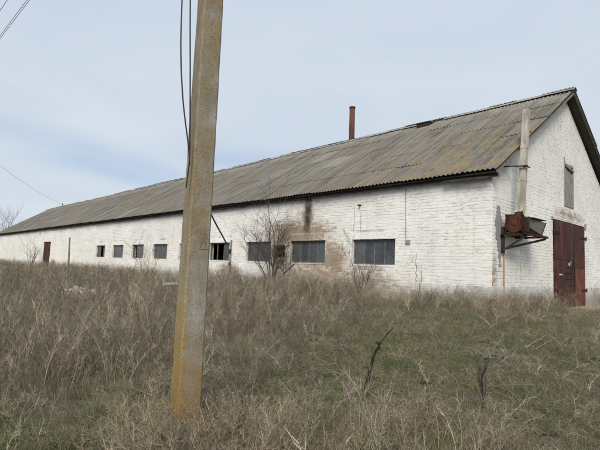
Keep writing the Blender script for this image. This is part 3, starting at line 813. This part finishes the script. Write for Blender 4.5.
cable('cable_end', [px(200, 190, 3.62), px(210, 212, 3.63), px(217, 226, 3.63), px(222, 235, 3.63), px(226, 242.5, 3.62)], .0062, 'short black cable end sticking out right of the pole')
mb = MB(); P0 = Vector((-62.3, RY, HR+.45)); P1 = CAM+ray(-60, 118)*22; pts = [P0.lerp(P1, i/20)-P0-Vector((0, 0, 1.2*4*(i/20)*(1-i/20)*.4)) for i in range(21)]
mb.tube(pts, .008, 4); tag(mb.build('service_wire', M_wire, loc=P0), 'thin wire running from the far ridge across the left sky', 'wire')

# ------------------------------------------------------------------ bare bushes, stems, tree
def grow(mb, tw, p, d, ln, r, lvl, rr, spread, kids, upbias=.15):
    pts = [p.copy()]; rad = [r]; n = 5; q = p.copy(); dd = d.normalized()
    for i in range(n):
        dd = (dd+Vector((rr.gauss(0, .13), rr.gauss(0, .13), rr.gauss(0, .07)+upbias*.3))).normalized()
        q = q+dd*ln/n; pts.append(q.copy()); rad.append(max(r*(1-.8*(i+1)/n), .0015))
    (mb if lvl == 0 else tw).tube(pts, rad, 5 if lvl < 2 else 3, cap=False)
    if lvl >= len(kids): return
    for k in range(kids[lvl]):
        t = rr.uniform(.22, .98); i = min(n-1, int(t*n)); a = pts[i].lerp(pts[i+1], t*n-i)
        base = (pts[i+1]-pts[i]).normalized(); an = rr.uniform(0, 6.28)
        side = Vector((math.cos(an), math.sin(an), rr.uniform(-.1, .5)))
        nd = (base*rr.uniform(.55, 1.)+side*spread).normalized()
        grow(mb, tw, a, nd, ln*rr.uniform(.32, .58), max(r*.5*(1-t*.5), .0034), lvl+1, rr, spread, kids, upbias)
def bush(name, loc, stems, ht, r, kids, seed, label, cat, mt=M_bark, lean=.28, spread=.65, upb=.15, group=None):
    rr = random.Random(seed); o = empty(name, loc); mb, tw = MB(), MB()
    for s in range(stems):
        an = 6.283*s/stems+rr.uniform(-.4, .4); le = lean*rr.uniform(.3, 1.2)
        p = Vector((.07*math.cos(an)*min(1, stems-1), .07*math.sin(an)*min(1, stems-1), -.05))
        grow(mb, tw, p, Vector((le*math.cos(an), le*math.sin(an), 1)), ht*rr.uniform(.72, 1.02), r*rr.uniform(.7, 1.1), 0, rr, spread, kids, upb)
    mb.build('stem', mt, o); 
    if tw.v: tw.build('twigs', mt, o)
    return tag(o, label, cat, group)
def gp(x, y): return Vector((x, y, ground(x, y)))
p = on_wall(272, 291, -.55); bush('bare_bush', gp(p.x, -.55), 9, 2.95, .033, (9, 5, 3), 4, 'tall bare bush against the wall hiding the small vent', 'bush', lean=.30, spread=.58, upb=.15, mt=M_bushbark)
p = on_wall(358, 300, -.8); bush('bare_bush', gp(p.x, -.8), 4, 1.6, .015, (8, 4, 2), 9, 'small bare bush in front of the window nearest the corner', 'bush', lean=.22, spread=.45, upb=.25, mt=M_bushbark)
p = on_wall(146, 275, -2.2); bush('bare_bush', gp(p.x, -2.2), 6, 1.9, .014, (6, 4, 2), 14, 'low sprawling bare bush below the middle small windows', 'bush', lean=.6)
p = on_wall(31, 266, -.9); bush('bare_bush', gp(p.x, -.9), 6, 2.4, .03, (6, 4, 2), 21, 'bare bush at the wall left of the far side door', 'bush', lean=.5)
p = on_wall(416.5, 302, -.3); bush('tall_dry_stem', gp(p.x, -.3), 1, 1.55, .011, (4, 2), 31, 'single tall dry stem standing before the rendered plinth', 'weed', lean=.02)
bush('dry_weed_clump', gp(.7, 2.9), 5, .9, .010, (6, 3), 44, 'tall dry weeds left of the gable door', 'weed', lean=.5)
bush('dry_weed_clump', gp(.5, 8.6), 7, 1.25, .012, (6, 3), 46, 'tall dry weeds right of the gable door', 'weed', lean=.5)
p = on_ground(481, 418); bush('dry_dock_stalk', p, 1, .62, .008, (22,), 51, 'dark upright dock stalk in the short grass at lower right', 'weed', mt=M_deadbark, lean=.03, spread=.25, upb=.4)
p = CAM+ray(-4, 262)*84; bush('bare_tree', Vector((p.x, p.y, -.9)), 3, 9.5, .13, (8, 6, 4), 66, 'bare tree at the left picture edge beyond the barn', 'tree', mt=M_treebark, lean=.25, spread=.6)
# broken dark stalk, bent to the right
p = on_ground(364, 404); st = empty('broken_stalk', p); tag(st, 'dark broken stalk bending right in the middle of the grass', 'stalk')
dq = (p-CAM).dot(FWD); q1 = [px(u, v, dq)-p for u, v in ((364, 404), (366, 388), (369.5, 370), (374, 355), (380, 344), (387, 334), (393, 328.5))]
mb = MB(); mb.tube(q1, [.021, .021, .018, .014, .010, .007, .004], 7); mb.build('stem', M_deadbark, st, smooth=True)
mb = MB(); rr = random.Random(3)
for i in range(60):
    t = rr.uniform(.05, .7); k = int(t*6); a = q1[k].lerp(q1[k+1], t*6-k); e = a+Vector((rr.gauss(0, .016), rr.gauss(0, .016), rr.uniform(-.03, .06))); mb.tube([a, a.lerp(e, .6), e], [.006, .008, .003], 4)
a = q1[3]; mb.tube([a, a+RGT*.03+UPV*.05, a+RGT*.075+UPV*.075], [.008, .006, .003], 5); a = q1[3]; mb.tube([a, a-RGT*.025+UPV*.05, a-RGT*.012+UPV*.10], [.007, .005, .003], 5)
mb.build('bract', M_deadbark, st)

# ------------------------------------------------------------------ small things lying about
p = on_ground(66, 291); mb = MB(); mb.tube([(0, 0, -.3), (.02, .01, 1.0), (.0, .0, 2.05)], [.04, .036, .028], 7)
o = mb.build('wooden_stake', M_stake, loc=p); o.rotation_euler = (RGT.x*0+.02, 0.02, 0); tag(o, 'thin wooden stake standing in weeds near the far door', 'stake')
def chunk(rr, s):
    mb = MB(); n = 7
    for (zz, rs) in ((-.5, .7), (0, 1), (.45, .6)):
        for k in range(n): an = 6.283*k/n; r_ = rs*rr.uniform(.7, 1.1); mb.v.append((r_*s*math.cos(an), r_*s*.75*math.sin(an), zz*s*.9))
    for j in range(2):
        for k in range(n): k2 = (k+1) % n; mb.f.append((j*n+k, j*n+k2, (j+1)*n+k2, (j+1)*n+k))
    mb.f.append(tuple(range(n))[::-1]); mb.f.append(tuple(2*n+k for k in range(n))); return mb
rr = random.Random(8); cm = [chunk(rr, .075).mesh('stone', M_rubble) for _ in range(4)]
p = on_ground(76, 303); hp = empty('rubble_heap', p); tag(hp, 'heap of pale broken rubble among the weeds at left', 'rubble')
for i in range(60):
    r_ = abs(rr.gauss(0, .3)); an = rr.uniform(0, 6.283); ex = r_*math.cos(an); ey = r_*math.sin(an); hgt = max(.0, .34-.3*r_)*rr.uniform(.6, 1.0)+.14
    link('stone', cm[i % 4], hp, RGT*(ex*1.6)+Vector((FWD.x, FWD.y, 0))*ey*.8+Vector((0, 0, hgt)), (rr.uniform(0, 6), rr.uniform(0, 6), rr.uniform(0, 6)), [rr.uniform(.6, 1.25)]*3)
def flat(name, u0, v0, u1, v1, dep, th, label, cat, mt, lift=.12, tilt=.25):
    a, b = on_ground(u0, v0), on_ground(u1, v1); ln = (b-a); mb = MB(); mb.beam((0, 0, 0), ln, dep, th); 
    mb.v = [tuple(Vector(q)+Vector((0, 0, .12*(Vector(q)-ln*.5).dot(Vector((FWD.x, FWD.y, 0)))))) for q in mb.v]
    o = mb.build(name, mt, loc=a+Vector((0, 0, lift))); bv = o.modifiers.new('b', 'BEVEL'); bv.width = th*.2; o.rotation_euler = (0, 0, 0); return tag(o, label, cat)
flat('slate_piece', 162, 291.5, 182, 291.5, .42, .03, 'pale broken slate sheet lying left of the concrete pole', 'sheet', M_slab, .30)
def stick(u0, v0, u1, v1, r, lift, label, mt=M_palestick, name='fallen_stick', rr=random.Random(2)):
    a, b = on_ground(u0, v0), on_ground(u1, v1); n = 6; pts = []
    for i in range(n+1): q = a.lerp(b, i/n); q = Vector((q.x, q.y, ground(q.x, q.y)+lift+rr.gauss(0, .004))); pts.append(q-a)
    mb = MB(); mb.tube(pts, [r*(1-.5*i/n) for i in range(n+1)], 6); return tag(mb.build(name, mt, loc=a, smooth=True), label, 'stick')
stick(137, 305, 179, 309, .02, .22, 'long bleached stick lying in weeds left of the pole')
stick(80, 283, 96, 283.5, .03, .2, 'short pale stick lying below the far windows')
stick(486, 397, 546, 396.5, .0022, .13, 'straight pale straw lying across the grass at lower right')
stick(396, 336, 428, 338.5, .007, .08, 'bleached branch lying beyond the dark broken stalk')
stick(526, 362, 547, 346, .009, .2, 'pale branch slanting up in the grass before the door')
stick(536, 362, 556, 348, .006, .18, 'thinner pale branch slanting beside another before the door')
stick(553, 319, 565, 324, .035, .07, 'dark log lying by the threshold of the gable door', M_deadbark, 'log')
rr = random.Random(17); bits = [chunk(rr, .07).mesh('brick_fragment', M_rubble) for _ in range(3)]
fr_ = empty('brick_debris', gp(-6.2, -.75)); tag(fr_, 'scatter of broken bricks below the worn wall between two windows', 'debris')
for i in range(26):
    x_, y_ = rr.gauss(0, 1.1), rr.gauss(0, .18); link('brick_fragment', bits[i % 3], fr_, (x_, y_, ground(-6.2+x_, -.75+y_)-fr_.location.z+.03), (rr.uniform(-.5, .5), rr.uniform(-.5, .5), rr.uniform(0, 6)), (rr.uniform(.7, 1.6), rr.uniform(.7, 1.2), rr.uniform(.7, 1.2)))
# heap of dead grey twigs
p = on_ground(496, 362); hp = empty('brush_heap', p); tag(hp, 'small heap of bleached twigs in the grass before the corner', 'twig heap'); rr = random.Random(5); mb = MB()
for i in range(60):
    an = rr.uniform(0, 6.283); a = Vector((rr.gauss(0, .18), rr.gauss(0, .18), rr.uniform(.0, .12))); e = a+Vector((math.cos(an)*.3, math.sin(an)*.3, rr.uniform(-.12, .16)))*rr.uniform(.4, 1.2); md = a.lerp(e, .5)+Vector((0, 0, .05)); mb.tube([a, md, e], [.004, .003, .0015], 4)
mb.build('twigs', M_palestick, hp)
# black hose hooped out of the grass by the corner
a = on_wall(485, 309, -.75); g0 = gp(a.x, -.75); e = on_wall(501, 315, -1.0); g1 = gp(e.x, -1.0); pts = []
for i in range(13):
    t = i/12; q = g0.lerp(g1, t); q.z += .40*math.sin(math.pi*t)**.8-.05; pts.append(q-g0)
mb = MB(); mb.tube(pts, .010, 6); tag(mb.build('rubber_hose', M_insul, loc=g0, smooth=True), 'black hose hooped out of the weeds at the barn corner', 'hose')

# ------------------------------------------------------------------ grass and weeds
PALE = [(.60,.52,.385),(.52,.445,.325),(.44,.37,.27)]; MIDC = [(.32,.262,.188),(.25,.20,.142),(.37,.31,.225),(.29,.25,.195)]; DARK = [(.10,.080,.054),(.15,.12,.083)]
GREY = [(.40,.365,.315),(.31,.28,.24)]; GRN = [(.085,.135,.033),(.12,.165,.05),(.075,.11,.03),(.15,.175,.068)]
class Tuft:
    def __init__(s): s.v = []; s.f = []; s.c = []
    def ribbon(s, pts, wd, col):
        n = len(pts); i0 = len(s.v); d = pts[-1]-pts[0]; side = d.cross(Vector((random.gauss(0, 1), random.gauss(0, 1), random.gauss(0, .4))))
        side = side.normalized() if side.length > 1e-6 else Vector((1, 0, 0))
        for i, p in enumerate(pts):
            w_ = wd*.5*(1-.75*i/(n-1)); s.v.append(tuple(p-side*w_)); s.v.append(tuple(p+side*w_)); s.c += [col, col]
        for i in range(n-1): a = i0+2*i; s.f.append((a, a+1, a+3, a+2))
    def mesh(s, name, mt):
        me = bpy.data.meshes.new(name); me.from_pydata(s.v, [], s.f); me.materials.append(mt)
        ca_ = me.color_attributes.new('col', 'FLOAT_COLOR', 'POINT'); ca_.data.foreach_set('color', [q for c in s.c for q in (*c, 1)])
        return me
def blade(T, p, h, lean, wd, col, seg=3, droop=.3):
    an = random.uniform(0, 6.283); d = Vector((math.cos(an)*lean, math.sin(an)*lean, 1)).normalized(); pts = [p]; q = p
    for i in range(seg): q = q+d*h/seg; pts.append(q); d = (d+Vector((math.cos(an)*droop*random.random(), math.sin(an)*droop*random.random(), -droop*.45))+Vector((random.gauss(0,.1), random.gauss(0,.1), 0))).normalized()
    T.ribbon(pts, wd, col); return pts
def rdisc(r): a = random.uniform(0, 6.283); q = r*math.sqrt(random.random()); return Vector((q*math.cos(a), q*math.sin(a), -.03))
protos = []
def reg(T, mt, name): protos.append(bpy.data.objects.new('%s_%02d' % (name, len(protos)), T.mesh(name, mt)))
GREY2 = [(.315,.285,.235),(.245,.22,.178),(.185,.163,.13)]; CG = GREY2*3+GREY+DARK*3+[MIDC[1]]+PALE[2:]; CT = MIDC*2+PALE+DARK*3+[(.31,.245,.17)]
for k in range(4):                                         # 0-3 fine dry grass (two grey, two tan)
    T = Tuft(); cs_ = CG if k < 2 else CT
    for i in range(62): blade(T, rdisc(.17), random.uniform(.14, .46), abs(random.gauss(0, .27)), random.uniform(.002, .0038), random.choice(cs_), 3, .17)
    reg(T, M_grass, 'dry_tuft')
for k in range(4):                                         # 4-7 branched dead weeds
    T = Tuft(); cs_ = CG if k < 2 else CT
    for i in range(7):
        col = random.choice(cs_); pts = blade(T, rdisc(.15), random.uniform(.4, .85), abs(random.gauss(0, .2)), random.uniform(.004, .008), col, 4, .06)
        for b_ in range(15):
            t = random.uniform(.3, 1.)*3.99; j = int(t); a = pts[j].lerp(pts[j+1], t-j); e = a+Vector((random.gauss(0, .055), random.gauss(0, .055), random.uniform(.03, .17))); md = a.lerp(e, .5)+Vector((random.gauss(0,.01), random.gauss(0,.01), -.008))
            T.ribbon([a, md, e], .003, col)
            if k % 2:
                for c_ in range(3): f_ = e+Vector((random.gauss(0,.008), random.gauss(0,.008), random.gauss(0,.01))); T.ribbon([e, f_], .007, random.choice(DARK+GREY2))
            for c_ in range(2): f_ = md+Vector((random.gauss(0,.03), random.gauss(0,.03), random.uniform(.01,.07))); T.ribbon([md, f_], .0023, col)
    reg(T, M_grass, 'dry_weed')
for k in range(3):                                         # 8-10 matted, fallen grass
    T = Tuft()
    for i in range(70):
        p = rdisc(.22); p.z = random.uniform(0, .08); an = random.uniform(0, 6.283); ln = random.uniform(.05, .2); e = p+Vector((math.cos(an)*ln, math.sin(an)*ln, random.uniform(-.04, .07))); T.ribbon([p, p.lerp(e, .5)+Vector((0,0,.015)), e], random.uniform(.002, .004), random.choice(CG+MIDC))
    reg(T, M_grass, 'fallen_grass')
for k in range(3):                                         # 11-13 green growth
    T = Tuft()
    for i in range(46): blade(T, rdisc(.15), random.uniform(.05, .17), abs(random.gauss(0, .6)), random.uniform(.004, .008), random.choice(GRN), 2, .6)
    reg(T, M_green, 'green_tuft')
for k in range(2):                                         # 14-15 stiff pale dead weeds with forked tops
    T = Tuft()
    for i in range(3):
        col = random.choice(PALE+GREY[:1]); w0 = random.uniform(.005, .0085); pts = blade(T, rdisc(.1), random.uniform(.5, .9), abs(random.gauss(0, .3)), w0, col, 5, .07)
        for b_ in range(9):
            t = random.uniform(.35, 1.)*4.99; j = int(t); a = pts[j].lerp(pts[j+1], t-j); ax = (pts[j+1]-pts[j]).normalized(); sd = Vector((random.gauss(0, 1), random.gauss(0, 1), 0)).normalized()
            ln = random.uniform(.07, .22); m1 = a+(ax+sd*.5).normalized()*ln*.6; e = m1+(ax+sd*.35+Vector((0, 0, .3))).normalized()*ln*.5; T.ribbon([a, m1, e], w0*.55, col)
            for c_ in range(3): q = a.lerp(m1, random.random()); T.ribbon([q, q+Vector((random.gauss(0, .03), random.gauss(0, .03), random.uniform(.02, .07)))], .0025, col)
    reg(T, M_grass, 'pale_straw')
for k in range(2):                                         # 16-17 low broad-leaved rosettes
    T = Tuft()
    for r_ in range(5):
        c0 = rdisc(.14)
        for i in range(9):
            an = 6.283*i/9+random.uniform(-.3, .3); ln = random.uniform(.04, .10); d_ = Vector((math.cos(an), math.sin(an), random.uniform(.05, .35))).normalized(); sd = Vector((-math.sin(an), math.cos(an), 0))*ln*.28
            a = c0+Vector((0, 0, .03)); m1 = a+d_*ln*.6; e = a+d_*ln+Vector((0, 0, -.01)); i0 = len(T.v); col = random.choice(GRN)
            T.v += [tuple(a), tuple(m1-sd), tuple(e), tuple(m1+sd)]; T.c += [col]*4; T.f.append((i0, i0+1, i0+2, i0+3))
    reg(T, M_green, 'zz_rosette')
pc = bpy.data.collections.new('grass_sources')
for o in protos: pc.objects.link(o)

def gn_tree():
    ng = bpy.data.node_groups.new('scatter', 'GeometryNodeTree')
    ng.interface.new_socket('Geometry', in_out='INPUT', socket_type='NodeSocketGeometry'); ng.interface.new_socket('Geometry', in_out='OUTPUT', socket_type='NodeSocketGeometry')
    n = ng.nodes; gi, go = n.new('NodeGroupInput'), n.new('NodeGroupOutput'); ip = n.new('GeometryNodeInstanceOnPoints'); ci = n.new('GeometryNodeCollectionInfo')
    ci.inputs[0].default_value = pc; ci.inputs['Separate Children'].default_value = True; ci.inputs['Reset Children'].default_value = True
    def at(nm, ty): a = n.new('GeometryNodeInputNamedAttribute'); a.data_type = ty; a.inputs[0].default_value = nm; return a.outputs[0]
    l = ng.links; l.new(gi.outputs[0], ip.inputs['Points']); l.new(ci.outputs[0], ip.inputs['Instance']); ip.inputs['Pick Instance'].default_value = True
    l.new(at('idx', 'INT'), ip.inputs['Instance Index']); er = n.new('FunctionNodeEulerToRotation'); l.new(at('rot', 'FLOAT_VECTOR'), er.inputs[0]); l.new(er.outputs[0], ip.inputs['Rotation'])
    l.new(at('scl', 'FLOAT_VECTOR'), ip.inputs['Scale']); l.new(ip.outputs[0], go.inputs[0]); return ng
NG = gn_tree()
fx, fy = FWD.x/math.hypot(FWD.x, FWD.y), FWD.y/math.hypot(FWD.x, FWD.y)
def inb(x, y): return -L-.02 < x < .06 and -.04 < y < WD
def to_px(x, y, z):
    d = Vector((x, y, z))-CAM; dep = d.dot(FWD)
    if dep < .3: return None
    return 300+FPX*d.dot(RGT)/dep, 225-FPX*d.dot(UPV)/dep
HEAP = on_ground(76, 303); HEAP2 = HEAP+(CAM-HEAP).normalized()*.75; SLABP = on_ground(172, 293.5)
pts = {'dry_grass': [], 'dry_weeds': [], 'green_grass': []}
# regions in plan (metres): tall weeds west and at the wall, shorter greener sward before the gable
def weedy(x, y):                                            # 0 short sward .. 1 rank weeds
    w_ = .12+.80*sstep(2.6, -1.5, x+.45*(y+9)); w_ = max(w_, .5*sstep(-3.8, -1.4, y)*sstep(3, .8, x)*sstep(3.6, 2.2, y), .95*math.exp(-((x-4.0)**2+(y+9.9)**2)/1.0))
    return w_*(.72+.28*sstep(0, -3, y))
def greeny(x, y):
    g = .36+.75*sstep(-1.5, 3.0, x+.4*(y+8))*sstep(1, -2.5, y)*sstep(-11.2, -9.2, y); g += .9*(vnoise(x*.55, y*.55, 21)-.5); g += .9*math.exp(-((x-2.2)**2+(y+11.6)**2)/.8)+.7*math.exp(-((x-1.4)**2+(y+9.4)**2)/.9)
    bare = sstep(2.4, .8, x)*sstep(3.6, 4.4, y)
    return max(0, min(1, g))*(1-bare)
def scatter(rmin, rmax, dens, smul):
    area = math.pi*(rmax**2-rmin**2); n = int(area*dens)
    for i in range(n):
        r = math.sqrt(random.uniform(rmin**2, rmax**2)); an = random.uniform(-math.pi, math.pi)
        x, y = CAM.x+r*math.cos(an), CAM.y+r*math.sin(an)
        dr = (x-CAM.x)*fx+(y-CAM.y)*fy; ang = math.degrees(math.acos(max(-1, min(1, dr/r))))
        if math.hypot(x-HEAP.x, y-HEAP.y) < .55 or math.hypot(x-HEAP2.x, y-HEAP2.y) < .5 or math.hypot(x-SLABP.x, y-SLABP.y) < .5: continue
        cl = vnoise(x*1.5+3, y*1.5, 51)*.6+vnoise(x*3.7, y*3.7, 52)*.4
        if random.random() > .35+1.5*max(0, cl-.18): continue
        if ang > 46 or inb(x, y) or (y > .5 and x < 0) or x < -75: continue
        if math.hypot(x-PB.x, y-PB.y) < .13: continue
        if .0 < x < 1.05 and 4.45 < y < 7.95: continue
        z = ground(x, y); w_, g_ = weedy(x, y), greeny(x, y); pn = vnoise(x*.9, y*.9, 2); pn2 = vnoise(x*2.3, y*2.3, 7)
        if random.random() < sstep(-36, -40, x)*sstep(-53, -49, x)*sstep(-9, -5, y)*.75: continue
        rot = (random.gauss(0, .14), random.gauss(0, .14), random.uniform(0, 6.283)); hs = smul*random.uniform(.75, 1.25)
        tan_ = .15+.75*math.exp(-((x-4.1)**2+(y+9.9)**2)/2.2)+.5*sstep(-4, -1, y)*sstep(-12, -8, x); tg = 2 if random.random() < tan_ else 0
        u = random.random(); hf = min(1.1, hs/smul*(.34+.62*w_)*(.2+1.0*pn+.6*cl))*min(smul, 1.15)
        if u < .36: pts['dry_grass'].append((x, y, z, tg+random.randrange(2), rot, hs, hf))
        elif u < .54: pts['dry_grass'].append((x, y, z, random.choice((8, 9, 10)), rot, hs, hs*.8))
        elif u < .86:
            if random.random() < min(1., w_*(.25+1.7*pn2*pn2)): pts['dry_weeds'].append((x, y, z, 4+tg+random.randrange(2), rot, hs*.95, (.5+.7*pn)*(.5+.65*w_)*min(smul, 1.2)))
        elif u < .86+.075*w_: pts['dry_weeds'].append((x, y, z, random.choice((14, 15)), rot, hs*.9, (.3+.75*w_)*random.uniform(.7, 1.15)))
        if random.random() < g_*.9: pts['green_grass'].append((x+random.uniform(-.1,.1), y+random.uniform(-.1,.1), z, random.choice((11, 12, 13)*4+(16, 17)), rot, hs*1.05, hs*random.uniform(.7, 1.5)))
for i in range(9000):                                      # close sward before the corner and the gable
    r = random.uniform(3, 15); an = random.uniform(.6, 2.6); x, y = CAM.x+r*math.cos(an), CAM.y+r*math.sin(an)
    if inb(x, y) or (y > .3 and x < 0) or (0 < x < 1.05 and 4.45 < y < 7.95) or weedy(x, y) > .6: continue
    z = ground(x, y); rot = (random.gauss(0, .14), random.gauss(0, .14), random.uniform(0, 6.283)); q = random.random()
    if q < .45: pts['dry_grass'].append((x, y, z, random.choice((8, 9, 10)), rot, random.uniform(.6, 1.0), random.uniform(.6, 1.2)))
    elif q < .72: pts['dry_grass'].append((x, y, z, random.randrange(4), rot, random.uniform(.5, .8), random.uniform(.25, .5)))
    elif random.random() < greeny(x, y): pts['green_grass'].append((x, y, z, random.choice((11, 12, 13)), rot, random.uniform(.6, 1.0), random.uniform(.6, 1.2)))
scatter(1.8, 7.5, 82, .85); scatter(7.5, 14, 48, 1.0); scatter(14, 22, 24, 1.25); scatter(22, 40, 10, 1.6); scatter(40, 75, 3, 2.1)
for i in range(420):                                       # tall dead weeds along the foot of the walls
    if i % 5: x, y = random.uniform(-10, 1.2), -abs(random.gauss(.15, .8))-.15
    else: x, y = random.uniform(.3, .9), random.uniform(-.8, 2.4)
    if inb(x, y) or vnoise(x*.8, y*.8, 33) < .32: continue
    pts['dry_weeds'].append((x, y, ground(x, y), random.choice((4, 5, 6, 7)), (random.gauss(0, .12), random.gauss(0, .12), random.uniform(0, 6.28)), .95, random.uniform(.4, .95)))
for i in range(150):                                       # rank weeds crowding the foot of the pole
    an = random.uniform(0, 6.283); r = random.uniform(.14, .6); x, y = PB.x+r*math.cos(an)+.24, PB.y+r*math.sin(an)-.02
    if math.hypot(x-PB.x, y-PB.y) > .13: pts['dry_weeds' if i % 3 else 'dry_grass'].append((x, y, ground(x, y), random.choice((6, 7)) if i % 3 else 2+i % 2, (random.gauss(0, .15), random.gauss(0, .15), random.uniform(0, 6.28)), 0.85, random.uniform(.4, .85)))
LAB = {'dry_grass': ('tangled dry beige grass covering the field', 'grass'), 'dry_weeds': ('dead branched grey-brown weeds standing across the field', 'weeds'), 'green_grass': ('short fresh green growth between the dead grass', 'grass')}
for nm, P in pts.items():
    me = bpy.data.meshes.new(nm); me.from_pydata([q[:3] for q in P], [], [])
    a = me.attributes.new('idx', 'INT', 'POINT'); a.data.foreach_set('value', [q[3] for q in P])
    a = me.attributes.new('rot', 'FLOAT_VECTOR', 'POINT'); a.data.foreach_set('vector', [c for q in P for c in q[4]])
    a = me.attributes.new('scl', 'FLOAT_VECTOR', 'POINT'); a.data.foreach_set('vector', [c for q in P for c in (q[5], q[5], q[6])])
    o = link(nm, me); md = o.modifiers.new('scatter', 'NODES'); md.node_group = NG
    tag(o, LAB[nm][0], LAB[nm][1], kind='stuff')
print('instances', {k: len(v) for k, v in pts.items()})
